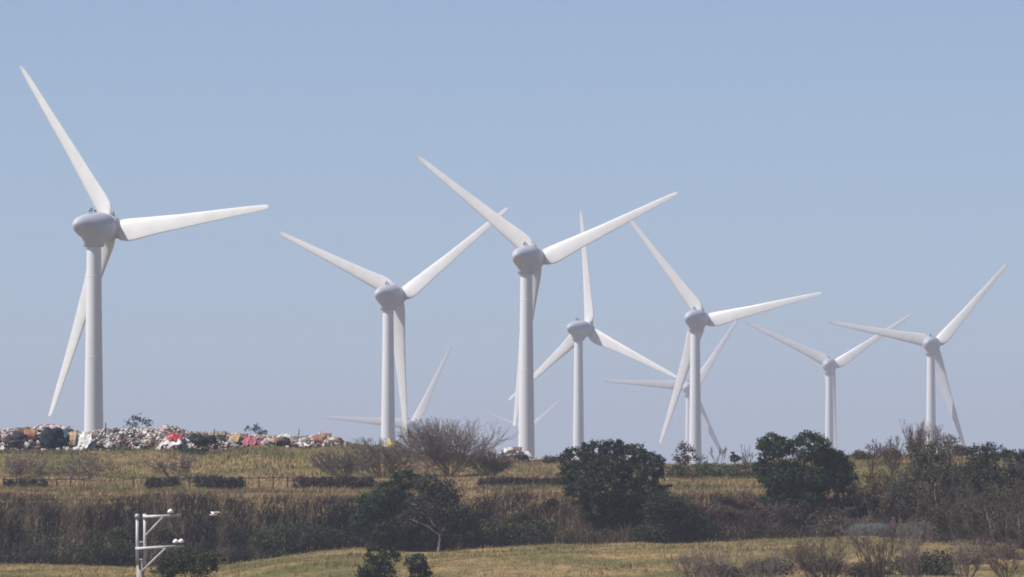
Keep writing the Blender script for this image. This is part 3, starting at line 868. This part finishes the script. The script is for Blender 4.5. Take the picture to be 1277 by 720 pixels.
# brown scrub on the bank between the two dark trees
for i, (px, Y, top, wpx, lab) in enumerate([(880, 697, 628, 26, 'brown leafless scrub right of the dark spilling shrub'), (905, 695, 632, 24, 'brown leafless scrub on the bank left of the lobed tree'),
                                            (930, 698, 622, 26, 'tall brown scrub on the bank under the dull green bush'), (958, 694, 628, 26, 'purplish scrub under the left lobe of the lobed tree'),
                                            (985, 693, 632, 26, 'purplish scrub under the middle of the lobed tree'), (1015, 694, 626, 26, 'purplish scrub under the right lobe of the lobed tree'),
                                            (1040, 693, 634, 22, 'grey scrub left of the net tunnels')]):
    bare('bare_scrub', lab, 'scrub', px, None, top, Y, 330 + i, 12, wpx, 5, .025, M_twig_red if i < 4 else M_twig, 0, group='leafless scrub on the bank', buds=BRN + PB, nbud=500, bud=.14, min_r=.02)
for i, (px, py, rx, ry, Y, lab) in enumerate([(1212, 706, 26, 14, 606, 'dark twiggy thicket at the bottom right of the dark leafy shrub'), (1254, 700, 26, 18, 612, 'dark twiggy thicket in the bottom right corner'),
                                    (1280, 686, 22, 16, 640, 'brown thicket against the right edge near the bottom'), (1190, 690, 22, 9, 640, 'low brown thicket behind the bottom right dark shrub'),
                                    (1225, 684, 24, 10, 655, 'low grey thicket between lawn and wood at the right'), (900, 712, 30, 6, 572, 'low brown thicket at the bottom edge right of the lawn centre'), (960, 708, 30, 8, 578, 'low brown thicket at the bottom edge below the lobed tree'), (1030, 706, 28, 9, 580, 'brown thicket at the bottom edge left of the net tunnels'), (1175, 676, 26, 10, 668, 'brown thicket on the lawn edge right of the right net tunnel'), (1080, 712, 22, 9, 575, 'low brown thicket at the bottom edge left of the dark leafy shrub')]):
    leafy('thicket', lab, 'thicket', [(px - rx * .45, py, rx * .7, ry), (px + rx * .45, py + 2, rx * .7, ry * .9), (px, py - ry * .4, rx * .6, ry * .7)],
          px, Y, 420, 9, .13, [(.085, .062, .058), (.06, .047, .046), (.12, .09, .078), (.04, .042, .032)], 440 + i, .05, parts=('stem', 'twigs'), spread=.24, shell=.3)
# near branches rising from below the frame at the lower right
for i, (px, Y, top, wpx, ln, lab) in enumerate([(900, 560, 676, 46, -.45, 'pale leafless bush on the lawn, leftmost of the near ones'), (960, 560, 684, 36, -.4, 'leafless bush on the lawn, second from the left of the near ones'),
                                                (1035, 555, 664, 48, -.5, 'leafless bush with dark leaning branches in front of the lobed tree'), (1100, 550, 660, 44, -.45, 'dark forked leafless bush in front of the net tunnels'),
                                                (1205, 575, 672, 36, -.25, 'leafless bush right of the bottom corner shrub'), (1255, 580, 668, 34, -.2, 'leafless bush in the bottom right corner'),
                                                (870, 575, 682, 34, -.5, 'faint leafless bush on the lawn below the dark spilling shrub'), (1150, 560, 662, 40, -.6, 'leaning leafless bush in front of the right net tunnel'), (1075, 640, 648, 30, -.3, 'twiggy leafless bush just before the left net tunnel'), (1122, 645, 646, 24, .1, 'twiggy leafless bush before the gap between the net tunnels'), (1148, 650, 650, 20, -.2, 'twiggy leafless bush before the right net tunnel'), (1000, 600, 672, 40, -.5, 'thin leaning leafless bush on the lawn below the lobed tree')]):
    bare('bare_bush', lab, 'bush', px, None, top, Y, 350 + i, 14, wpx, 4, .03 if i not in (2, 3) else .055, [M_twig_pale, M_twig_pale, M_twig, M_twig, M_twig_pale, M_twig_red, M_twig_pale, M_twig_pale, M_twig_pale, M_twig_pale, M_twig_pale, M_twig][i], ln, spread=.26, group='near leafless bushes at the lower right',
         min_r=.009, buds=PB if i > 1 else None, nbud=200, bud=.10, kids=(2, 3))


# ------------------------------------------------------------------ terrace fences
def fence(label, px0, px1, Y, top, nposts, rails=1):
    x0, x1 = wx(px0, Y), wx(px1, Y)
    xc = .5 * (x0 + x1)
    z0 = float(zfun(np.array([xc]), np.array([Y]))[0])
    T = thing('post_fence', label, 'fence', (xc, Y, z0), 0)
    xp = np.linspace(x0, x1, nposts)
    tops = []
    for x in xp:
        zg = float(zfun(np.array([x]), np.array([Y]))[0])
        zt = wz(top, Y) + R.normal(0, .03)
        v, q = tubes((x - xc, 0, zg - z0 - .3), (x - xc + R.normal(0, .03), 0, zt - z0), .07, .06, 6)
        v2, q2 = box((x - xc, 0, zt - z0), (.16, .16, .06))
        A = Acc(); A.add(v, q); A.add(v2, q2)
        A.build('post', M_rust, T)
        tops.append(zt - z0 - .04)
    for r in range(rails):
        A = Acc()
        for i in range(nposts - 1):
            m = np.array([(xp[i] + xp[i + 1]) / 2 - xc, .0, (tops[i] + tops[i + 1]) / 2 - .05 - .45 * r])
            a = np.array([xp[i] - xc, 0, tops[i] - .45 * r]); b = np.array([xp[i + 1] - xc, 0, tops[i + 1] - .45 * r])
            v, q = tubes([a, m], [m, b], [.035, .035], [.035, .035], 5); A.add(v, q)
        A.build('rail', M_rust, T)


fence('short dark post and rail fence on the terrace at far left', 4, 105, 740, 597, 7)
fence('long dark post and rail fence on the terrace below the heap', 166, 376, 740, 595, 13)

# ------------------------------------------------------------------ net tunnels
for i, (a, b, top, lab) in enumerate([(1056, 1114, 652, 'long low tunnel of teal netting behind bare branches, left one'), (1117, 1156, 652, 'short low tunnel of teal netting, right one')]):
    Y = 686.
    x0, x1 = wx(a, Y), wx(b, Y); xc = (x0 + x1) / 2; hl = (x1 - x0) / 2
    z0 = float(zfun(np.array([xc]), np.array([Y]))[0])
    H = wz(top, Y) - z0
    T = thing('net_tunnel', lab, 'net tunnel', (xc, Y, z0), 0, 'teal net tunnels')
    A = Acc()
    ns = 22; nu = 12
    V = []
    for k in range(ns + 1):
        s = -1 + 2 * k / ns
        f = (1 - abs(s) ** 6) ** .5 if abs(s) < 1 else 0
        sag = 1 - .035 * math.sin(k * math.pi / 2.75) ** 2
        for j in range(nu + 1):
            t = math.pi * j / nu
            V.append((s * hl, -math.cos(t) * 1.0 * max(f, .05), math.sin(t) ** .45 * H * max(f, .03) * sag - .05))
    q = [(k * (nu + 1) + j, k * (nu + 1) + j + 1, (k + 1) * (nu + 1) + j + 1, (k + 1) * (nu + 1) + j) for k in range(ns) for j in range(nu)]
    mesh_np('net_cover', np.array(V), np.array(q), M_net, T, smooth=True)
    for s in np.linspace(-.75, .75, 4):
        t = np.linspace(0, np.pi, 11)
        f = (1 - abs(s) ** 6) ** .5
        pts = np.stack([np.full(11, s * hl), -np.cos(t) * 1.02 * f, np.sin(t) ** .45 * H * f * 1.02], 1)
        v, q = tubes(pts[:-1], pts[1:], np.full(10, .02), np.full(10, .02), 5)
        mesh_np('hoop', v, q, M_rust, T)

# ------------------------------------------------------------------ utility pole
YP = 290.
PX = FPX / YP


def UP(px, py, dy=0.):
    return P(px, py, YP) + np.array([0, dy, 0])


xp = wx(175.5, YP); zg = float(zfun(np.array([xp]), np.array([YP]))[0])
pole = thing('utility_pole', 'utility pole with two short crossarms in front of the reed bank', 'utility pole', (xp, YP, zg))
o3 = np.array([xp, YP, zg])
v, q = lathe([(-.5, .19), (0, .19), (wz(676, YP) - zg, .125), (wz(676, YP) - zg + .02, .05)], 18)
mesh_np('pole_shaft', np.stack([v[:, 1], v[:, 2], v[:, 0]], 1), q[:, ::-1], M_concrete, pole, smooth=True)
for px in (171.8, 181.2):
    A = Acc()
    a, b = UP(px, 705, -.17) - o3, UP(px, 641, -.17) - o3
    v, q = box((a + b) / 2, (.105, .075, b[2] - a[2])); A.add(v, q)
    v, q = box(b + [0, 0, -.08], (.15, .11, .14)); A.add(v, q)
    A.build('extension_post', M_galv, pole)


def bar(a, b, w, t, name, mat):
    d = b - a; L = np.linalg.norm(d)
    ang = math.atan2(d[2], d[0])
    v, q = box((0, 0, 0), (L, t, w))
    v = np.stack([v[:, 0] * math.cos(ang) - v[:, 2] * math.sin(ang), v[:, 1], v[:, 0] * math.sin(ang) + v[:, 2] * math.cos(ang)], 1) + (a + b) / 2
    return mesh_np(name, v, q, mat, pole)


bar(UP(179, 644.6, -.26) - o3, UP(226.5, 643, -.26) - o3, .095, .09, 'crossarm', M_galv)
bar(UP(169.5, 684.5, -.26) - o3, UP(230.5, 680.8, -.26) - o3, .10, .09, 'crossarm', M_galv)
bar(UP(182, 668, -.30) - o3, UP(204, 645, -.33) - o3, .065, .05, 'brace', M_galv)
bar(UP(178, 712, -.30) - o3, UP(207, 684, -.33) - o3, .065, .05, 'brace', M_galv)
for a, b in ((170, 683), (170, 698), (170, 676)):
    v, q = box(UP(176, b, -.1) - o3, (.34, .2, .05)); mesh_np('clamp', v, q, M_galv, pole)
for px, pb, pt in ((213.2, 643.4, 634.6), (219.8, 681, 672), (226.6, 680.6, 671.8)):
    a = UP(px, pb, -.26) - o3; h = (pb - pt) / PX
    prof = [(h * .35, 0), (h * .36, .062), (h * .46, .10), (h * .62, .105), (h * .75, .09), (h * .9, .05), (h, .0)]
    v, q = lathe(prof, 16)
    ins = mesh_np('insulator', np.stack([v[:, 1], v[:, 2], v[:, 0]], 1) + a, q[:, ::-1], M_porcelain, pole, smooth=True)
    v, q = tubes(a, a + [0, 0, h * .4], .03, .03, 8)
    mesh_np('pin', v, q, M_dark, ins)

# ------------------------------------------------------------------ a white bird in flight
bp = P(267.5, 641.5, 430.)
A = Acc()
sx = XI([-.20, -.14, -.06, .04, .12, .17, .20, .235, .26, .30]) * 1.0
rr = XI([.012, .045, .075, .082, .06, .035, .03, .036, .022, .003])
zz = XI([.0, .0, .0, .0, -.005, -.015, -.03, -.035, -.04, -.045])
nn = 12; th = np.arange(nn) * 2 * np.pi / nn
bv = np.concatenate([np.stack([-np.full(nn, s), r_ * np.cos(th), r_ * np.sin(th) + z_], 1) for s, r_, z_ in zip(sx, rr, zz)])
bq = [(i * nn + k, i * nn + (k + 1) % nn, (i + 1) * nn + (k + 1) % nn, (i + 1) * nn + k) for i in range(len(sx) - 1) for k in range(nn)]
A.add(bv, bq)
for s in (-1, 1):
    wv = []
    for t, c0, c1, z0 in ((.0, -.08, .12, .04), (.35, -.11, .13, .11), (.7, -.05, .13, .12), (1., .06, .12, .08)):
        y = s * (.05 + .40 * t)
        wv += [(c0, y, z0 + .012), (c1, y, z0 + .002), (c0, y, z0 - .012), (c1, y, z0 - .006)]
    q = []
    for i in range(3):
        a, b = i * 4, i * 4 + 4
        q += [(a, a + 1, b + 1, b), (a + 2, b + 2, b + 3, a + 3), (a, b, b + 2, a + 2), (a + 1, a + 3, b + 3, b + 1)]
    A.add(np.array(wv), q)
bird = A.build('bird', M_feather, None, smooth=True)
bird.location = bp
bird.rotation_euler = (0, 0, .5)
tag(bird, 'small white bird flying in front of the dark reed bank', 'bird')

# ------------------------------------------------------------------ rubbish heap
YR = 807.
c_heap = (XI([-200, -30, 0, 40, 60, 75, 90, 105, 130, 170, 200, 215, 235, 270, 300, 330, 370, 400, 418, 430, 445, 560.]),
          XI([540, 539, 535, 531, 528, 529, 535, 539, 533, 533, 532, 530, 537, 539, 540, 542, 544, 541, 544, 550, 555, 566.]))
c_heap2 = (XI([612, 622, 632, 640, 648, 656, 664, 680.]), XI([574, 569, 563, 559, 562, 566, 570, 574.]))


def heap_z(x, Y):
    """height of the rubbish surface"""
    px = CXP + x / YR * FPX
    g = zfun(x, Y)
    top = wz(np.interp(px, *c_heap) + 3.0, YR)
    top2 = wz(np.interp(px, *c_heap2) + 2., YR)
    t = np.where(px < 580, top, top2)
    prof = np.clip(1 - ((Y - 808.5) / 6.0) ** 2, 0, 1) ** .6
    return g + np.maximum(t - g, 0) * prof


# loose small litter, too fine to count: one heap for each of the two piles
BAGC = [(.68, .66, .64), (.60, .57, .55), (.46, .43, .42), (.54, .46, .44), (.62, .58, .55)]
LIT = BAGC + BAGC + [(.25, .22, .21), (.12, .11, .12), (.08, .085, .10), (.30, .18, .12), (.20, .15, .12), (.38, .30, .24), (.14, .12, .11), (.10, .09, .09), (.33, .14, .14)]


def litter(name, x0, x1, N, seed):
    R = np.random.default_rng(seed)
    A = Acc()
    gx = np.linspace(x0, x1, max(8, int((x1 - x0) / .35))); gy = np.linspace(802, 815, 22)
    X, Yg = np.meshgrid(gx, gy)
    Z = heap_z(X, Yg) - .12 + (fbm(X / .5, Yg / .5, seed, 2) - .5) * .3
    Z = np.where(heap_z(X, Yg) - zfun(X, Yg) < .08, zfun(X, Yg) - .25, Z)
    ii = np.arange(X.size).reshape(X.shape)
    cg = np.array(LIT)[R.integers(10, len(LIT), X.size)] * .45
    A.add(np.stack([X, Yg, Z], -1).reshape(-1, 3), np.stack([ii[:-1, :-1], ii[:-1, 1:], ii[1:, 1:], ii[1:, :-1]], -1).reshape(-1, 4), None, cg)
    x = R.uniform(x0, x1, N); Y = R.uniform(801.5, 813, N)
    hz = heap_z(x, Y)
    ok = hz - zfun(x, Y) > .05; x, Y, hz = x[ok], Y[ok], hz[ok]
    for xx, yy, zz in zip(x, Y, hz):
        s = R.uniform(.06, .26) * np.array([1, R.uniform(.4, 1), R.uniform(.1, .7)])
        v, q = box((0, 0, 0), s)
        v = v * (1 + R.normal(0, .18, v.shape))
        M = np.array(Matrix.Rotation(R.uniform(0, 6.28), 3, 'Z') @ Matrix.Rotation(R.normal(0, .6), 3, 'X') @ Matrix.Rotation(R.normal(0, .6), 3, 'Y'))
        A.add(v @ M.T + [xx, yy, zz + R.uniform(-.05, .12)], q, None, np.array(LIT)[R.integers(0, len(LIT))] * R.uniform(.6, 1.15))
    o = A.build(name, M_litter)
    o['kind'] = 'stuff'
    return o


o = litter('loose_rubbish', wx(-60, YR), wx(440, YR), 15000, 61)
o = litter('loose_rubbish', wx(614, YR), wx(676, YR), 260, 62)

rub_mats = {}


def rmat(cname, c):
    if cname not in rub_mats:
        rub_mats[cname] = mat_plain('rubbish_' + cname, c, .85, (3, .55, (1, 1, 1)), bump=.6)
    return rub_mats[cname]


RC = {'white': (.66, .65, .64), 'off_white': (.52, .48, .45), 'grey': (.26, .25, .26), 'dark_grey': (.045, .045, .052), 'brown': (.17, .11, .08), 'orange_brown': (.36, .18, .10),
      'tan': (.42, .29, .18), 'pink': (.42, .13, .18), 'red': (.42, .035, .04), 'dark_blue': (.010, .026, .042), 'teal': (.02, .09, .11), 'pale_pink': (.52, .38, .38),
      'dark_green': (.016, .026, .018), 'yellow': (.50, .40, .16)}


def sphere_verts(nu=12, nv=8):
    v = [(0, 0, 1)]; q = []; t = []
    for i in range(1, nv):
        a = math.pi * i / nv
        for k in range(nu):
            b = 2 * math.pi * k / nu
            v.append((math.sin(a) * math.cos(b), math.sin(a) * math.sin(b), math.cos(a)))
    v.append((0, 0, -1))
    for k in range(nu): t.append((0, 1 + k, 1 + (k + 1) % nu))
    for i in range(nv - 2):
        for k in range(nu):
            a = 1 + i * nu + k; b = 1 + i * nu + (k + 1) % nu
            q.append((a, a + nu, b + nu, b))
    e = len(v) - 1
    for k in range(nu): t.append((e, 1 + (nv - 2) * nu + (k + 1) % nu, 1 + (nv - 2) * nu + k))
    return np.array(v, float), np.array(q), np.array(t)


SV, SQ, ST = sphere_verts(18, 12)


def rub_mesh(kind, sx, sy, sz, R):
    """local mesh of one rubbish item standing on z=0"""
    A = Acc()
    if kind in ('bag', 'bundle'):
        k0 = R.random() * 9; sd = int(R.integers(99))
        f = 1 + .55 * (vnoise(SV[:, 0] * 1.9 + k0, SV[:, 2] * 2.1 + SV[:, 1] * 1.7, sd) - .5) * 2 + .3 * (vnoise(SV[:, 0] * 5 + k0, SV[:, 2] * 5 + SV[:, 1] * 4, sd + 1) - .5) * 2 + R.normal(0, .07, len(SV))
        v = SV * f[:, None]
        v[:, 2] = np.maximum(v[:, 2], -.55) + .55
        A.add(v * np.array([sx, sy, sz * 1.25]) * .5, SQ, ST)
        if kind == 'bag':   # tied neck
            v2, q2 = lathe([(0, .10), (.25, .05), (.4, .14)], 8)
            v2 = np.stack([v2[:, 1] + .12, v2[:, 2], v2[:, 0]], 1) * sx * .6 + [0, 0, sz * .88]
            A.add(v2, q2)
    elif kind == 'sheet':
        n_, m_ = 11, 8
        u, w_ = np.meshgrid(np.linspace(-.5, .5, n_), np.linspace(-.5, .5, m_))
        k0 = R.uniform(0, 9)
        zz = sz * (.5 - .9 * w_ * -1 * .5) + .22 * sz * np.sin(u * 13 + k0) + .15 * sz * np.sin(w_ * 9 + u * 5 + k0)
        zz = sz * (w_ + .5) + .14 * sz * np.sin(u * 12 + k0) + .1 * sz * np.sin(u * 23 + w_ * 7)
        X = u * sx * (1 + .12 * np.sin(w_ * 8 + k0)); Yv = w_ * sy + .1 * sy * np.sin(u * 17 + k0)
        top = np.stack([X, Yv, zz], -1).reshape(-1, 3)
        bot = top - np.array([0, -.02, .04])
        ii = np.arange(n_ * m_).reshape(m_, n_)
        f = np.stack([ii[:-1, :-1], ii[:-1, 1:], ii[1:, 1:], ii[1:, :-1]], -1).reshape(-1, 4)
        rim = np.concatenate([ii[0, :], ii[1:, -1], ii[-1, -2::-1], ii[-2:0:-1, 0]]); r2 = np.roll(rim, -1); N = n_ * m_
        A.add(np.concatenate([top, bot]), np.concatenate([f, f[:, ::-1] + N, np.stack([rim, rim + N, r2 + N, r2], 1)]))
    elif kind in ('board', 'panel'):
        n_ = 7
        t = np.linspace(-.5, .5, n_)
        bend = .12 * sz * (1 - 4 * t * t) * R.uniform(-1, 1)
        v = []
        for a, b in zip(t, bend):
            cut = 1 - .15 * R.random() * (abs(a) > .4)
            v += [(a * sx, -.5 * sy, b + sz * 0), (a * sx, .5 * sy * cut, b), (a * sx, .5 * sy * cut, b + .06), (a * sx, -.5 * sy, b + .06)]
        q = [(0, 1, 2, 3), (4 * n_ - 1, 4 * n_ - 2, 4 * n_ - 3, 4 * n_ - 4)]
        for i in range(n_ - 1):
            a = 4 * i; b = a + 4
            q += [(a, b, b + 1, a + 1), (a + 1, b + 1, b + 2, a + 2), (a + 2, b + 2, b + 3, a + 3), (a + 3, b + 3, b, a)]
        v = np.array(v)
        tilt = R.uniform(.5, 1.1)                        # lies leaning back
        v = np.stack([v[:, 0], v[:, 1] * math.cos(tilt) - v[:, 2] * math.sin(tilt), v[:, 1] * math.sin(tilt) + v[:, 2] * math.cos(tilt)], 1)
        A.add(v - [0, 0, v[:, 2].min()], q)
    elif kind == 'crate':
        w_ = .05
        for c, s in (((0, 0, w_ / 2), (sx, sy, w_)), ((-sx / 2 + w_ / 2, 0, sz / 2 + .003), (w_, sy - .006, sz)), ((sx / 2 - w_ / 2, 0, sz / 2 + .003), (w_, sy - .006, sz)),
                     ((0, -sy / 2 + w_ / 2, sz / 2), (sx - 2 * w_ - .004, w_, sz * .92)), ((0, sy / 2 - w_ / 2, sz / 2), (sx - 2 * w_ - .004, w_, sz * .92))):
            v, q = box(c, s); A.add(v, q)
        v, q = box((sx * .12, .0, sz * 1.02), (sx * .9, sy * .5, .03)); A.add(v, q)
    elif kind == 'pipe':
        t = np.linspace(0, 1, 6)
        pts = np.stack([t * sx * .3, t * 0, t * sz], 1) + R.normal(0, .03, (6, 3))
        v, q = tubes(pts[:-1], pts[1:], np.full(5, .05), np.full(5, .045), 7); A.add(v, q)
    return A


TOP_NAMES = {'bag': 'rubbish_bag', 'bundle': 'rubbish_bundle', 'sheet': 'plastic_sheet', 'board': 'broken_board', 'panel': 'roof_sheet', 'crate': 'discarded_crate', 'pipe': 'standing_pole'}
CATS = {'bag': 'bag', 'bundle': 'bundle', 'sheet': 'sheet', 'board': 'board', 'panel': 'panel', 'crate': 'crate', 'pipe': 'pole'}


def rubbish(kind, cname, px, py, wpx, hpx, label, seed, group=None, Y=None, rz=None, roll=0.):
    """py is the row of the item's foot"""
    R = np.random.default_rng(seed)
    s = YR / FPX
    A = rub_mesh(kind, wpx * s, wpx * s * (.8 if kind in ('bag', 'bundle', 'crate') else .7) if kind not in ('board', 'panel') else hpx * s * 1.3, hpx * s, R)
    o = A.build(TOP_NAMES[kind], rmat(cname, RC[cname]), None, smooth=kind == 'sheet')
    x = wx(px, YR)
    if Y is None:
        yy = np.linspace(802, 809, 50)
        hz = heap_z(np.full(50, x), yy)
        tz = EYE + (HOR - py) / FPX * yy
        k = int(np.argmax(hz >= tz)) if (hz >= tz).any() else int(np.argmax(hz - tz))
        Y = yy[k]
    z = float(heap_z(np.array([x]), np.array([Y]))[0])
    o.location = (wx(px, Y), Y, z - .06)
    o.rotation_euler = (0, roll, R.uniform(-.5, .5) if rz is None else rz)
    return tag(o, label, CATS[kind], group)


# the pieces one can point to
named = [
    ('bundle', 'dark_blue', 67, 557, 28, 19, 'big dark blue bundle of sheeting left of the largest tower'),
    ('sheet', 'teal', 76, 548, 16, 12, 'teal plastic sheet draped over the big dark blue bundle'),
    ('bundle', 'dark_grey', 20, 553, 20, 12, 'dark grey bundle beside the brown boards at far left'),
    ('board', 'orange_brown', 38, 549, 16, 11, 'large orange brown board at the far left of the heap'),
    ('board', 'brown', 30, 545, 16, 11, 'dark brown board behind the large orange brown one'),
    ('crate', 'pale_pink', 8, 549, 10, 8, 'pale pinkish box near the left end of the heap'),
    ('board', 'tan', 91, 557, 8, 18, 'leaning tan plank left of the white sheets'),
    ('sheet', 'white', 104, 558, 22, 18, 'long white sheet sliding down beside the leaning tan plank'),
    ('sheet', 'pale_pink', 62, 536, 24, 6, 'pale pink sheet lying on top of the dark blue bundle'),
    ('crate', 'white', 82, 537, 10, 6, 'white box on top right of the dark blue bundle'),
    ('pipe', 'dark_grey', 131, 553, 3, 26, 'dark pole standing upright right of the largest tower'),
    ('sheet', 'red', 217, 549, 20, 9, 'crumpled bright red tarpaulin in the middle of the heap'),
    ('sheet', 'red', 226, 556, 12, 8, 'small red sheet hanging below the bright red tarpaulin'),
    ('sheet', 'white', 214, 557, 28, 9, 'white sheet spread under the bright red tarpaulin'),
    ('bag', 'pale_pink', 208, 540, 14, 9, 'pale pink bag perched above the bright red tarpaulin'),
    ('bundle', 'dark_green', 247, 555, 20, 13, 'dark bundle right of the bright red tarpaulin'),
    ('bundle', 'dark_green', 262, 553, 14, 11, 'smaller dark green bundle beside the green patch'),
    ('panel', 'dark_green', 275, 550, 14, 7, 'dark green panel under a tan roof sheet'),
    ('board', 'tan', 273, 543, 20, 5, 'tan roof sheet lying over the dark green panel'),
    ('pipe', 'brown', 267, 553, 2, 18, 'brown stake standing beside the dark green panel'),
    ('sheet', 'pink', 312, 556, 16, 11, 'large pink cloth hanging on the heap'),
    ('sheet', 'pink', 327, 555, 10, 7, 'paler pink cloth right of the large one'),
    ('board', 'tan', 293, 552, 14, 12, 'tan plank leaning left of the large pink cloth'),
    ('board', 'brown', 303, 549, 12, 11, 'brown plank leaning against the large pink cloth'),
    ('board', 'tan', 340, 555, 9, 12, 'tan plank standing right of the pink cloths'),
    ('sheet', 'white', 354, 550, 14, 9, 'white sheet over dark rubbish between pink cloth and board pile'),
    ('bundle', 'brown', 350, 554, 20, 12, 'dark brown bundle right of the pink cloths'),
    ('board', 'brown', 376, 549, 18, 5, 'reddish brown board with white rubbish below it'),
    ('sheet', 'white', 380, 556, 18, 5, 'white sheet below the reddish brown board'),
    ('board', 'orange_brown', 397, 553, 15, 9, 'orange brown board at the front of the right hand board pile'),
    ('board', 'orange_brown', 407, 548, 13, 7, 'orange brown board at the top of the right hand board pile'),
    ('bag', 'off_white', 400, 544, 8, 5, 'off white bag on top of the right hand board pile'),
    ('bundle', 'brown', 420, 556, 18, 9, 'brown bundle at the right end of the long heap'),
    ('pipe', 'grey', 372, 545, 5, 12, 'thin grey stick poking out above the reddish brown board'),
    ('bundle', 'yellow', 488, 563, 17, 12, 'yellow bundle at the foot of the tower behind the bare bush'),
    ('bag', 'yellow', 497, 567, 9, 9, 'small yellow bag beside the yellow bundle'),
    ('bag', 'white', 462, 560, 8, 5, 'white bag left of the yellow bundle'),
    ('sheet', 'off_white', 513, 561, 12, 6, 'off white sheet right of the yellow bundle'),
    ('bag', 'off_white', 527, 562, 9, 6, 'off white bag furthest right behind the bare bush'),
    ('bag', 'white', 623, 572, 8, 7, 'round white bag at the left of the small heap by the centre tower'),
    ('bag', 'white', 632, 569, 11, 8, 'white bag in the middle of the small heap by the centre tower'),
    ('bag', 'white', 638, 563, 9, 6, 'white bag on the top of the small heap by the centre tower'),
    ('bundle', 'dark_grey', 650, 572, 15, 8, 'dark bundle on the right of the small heap by the centre tower'),
    ('board', 'white', 660, 571, 5, 12, 'white board leaning against the dark bundle by the centre tower'),
    ('board', 'brown', 645, 564, 12, 6, 'brown board on the small heap by the centre tower'),
    ('sheet', 'off_white', 671, 573, 14, 4, 'flat off white sheet right of the centre tower'),
]
for i, a in enumerate(named):
    rubbish(*a, 500 + i)

# the many other bags, sheets and boards of the long heap
zones = [(-20, 20, 'at the far left end of the heap'), (20, 56, 'among the brown boards at far left'), (56, 94, 'around the big dark blue bundle'), (94, 135, 'in front of the largest tower'),
         (135, 165, 'between the largest tower and the dark sapling'), (165, 196, 'below the dark sapling on the heap'), (196, 232, 'around the bright red tarpaulin'),
         (232, 268, 'above the dark bundles right of the red tarpaulin'), (268, 300, 'near the dark green panel'), (300, 336, 'around the large pink cloth'),
         (336, 372, 'right of the pink cloths'), (372, 432, 'in the right hand board pile')]
pool = {'white': 9, 'off_white': 7, 'grey': 2, 'dark_grey': 2, 'brown': 2.5, 'orange_brown': .8, 'tan': 1.2, 'pale_pink': 2}
names = list(pool); pr = np.array([pool[k] for k in names]); pr /= pr.sum()
Rr = np.random.default_rng(99)
seen = {}
adj = {'bag': ['crumpled', 'bulging', 'half buried'], 'sheet': ['rumpled', 'torn', 'draped'], 'board': ['broken', 'tilted', 'splintered'], 'crate': ['battered', 'open', 'squashed'], 'bundle': ['loose', 'lumpy', 'tangled']}
items = []
for i in range(235):
    px = Rr.uniform(-14, 432)
    z = [zn for zn in zones if zn[0] <= px < zn[1]][0][2]
    kind = Rr.choice(['bag', 'sheet', 'board', 'crate', 'bundle'], p=[.22, .30, .32, .06, .10])
    cn = Rr.choice(names, p=pr)
    if px < 92 and Rr.random() < .55: cn = Rr.choice(['brown', 'dark_grey', 'orange_brown', 'brown'])
    if kind == 'board' and cn in ('pale_pink',): cn = 'tan'
    top = np.interp(px, *c_heap); bot = np.interp(px, *c_mound)
    f = Rr.uniform(0.1, 1.05)
    py = top + 4 + (bot - top - 3) * f
    wpx = Rr.uniform(4, 9) * (1.25 if kind in ('sheet', 'board') else 1); hpx = Rr.uniform(2.6, 6)
    row = 'top' if f < .4 else ('middle' if f < .75 else 'foot')
    items.append((kind, str(cn), px, py, wpx, hpx, z, row))
kw = {'bag': 'bag', 'sheet': 'sheet', 'board': 'board', 'crate': 'box', 'bundle': 'bundle'}
for i, (kind, cn, px, py, wpx, hpx, z, row) in enumerate(items):
    big = 'large' if wpx > 8 else 'small'
    base = '%s %s %s %s' % (big, cn.replace('_', ' '), kw[kind], z)
    lab = '%s, %s' % (base, {'top': 'on the crest', 'middle': 'halfway up', 'foot': 'at the foot'}[row])
    k = seen.get(lab, 0); seen[lab] = k + 1
    rubbish(kind, cn, px, py, wpx, hpx, lab, 700 + i, group='assorted rubbish on the long heap', roll=Rr.normal(0, .45))
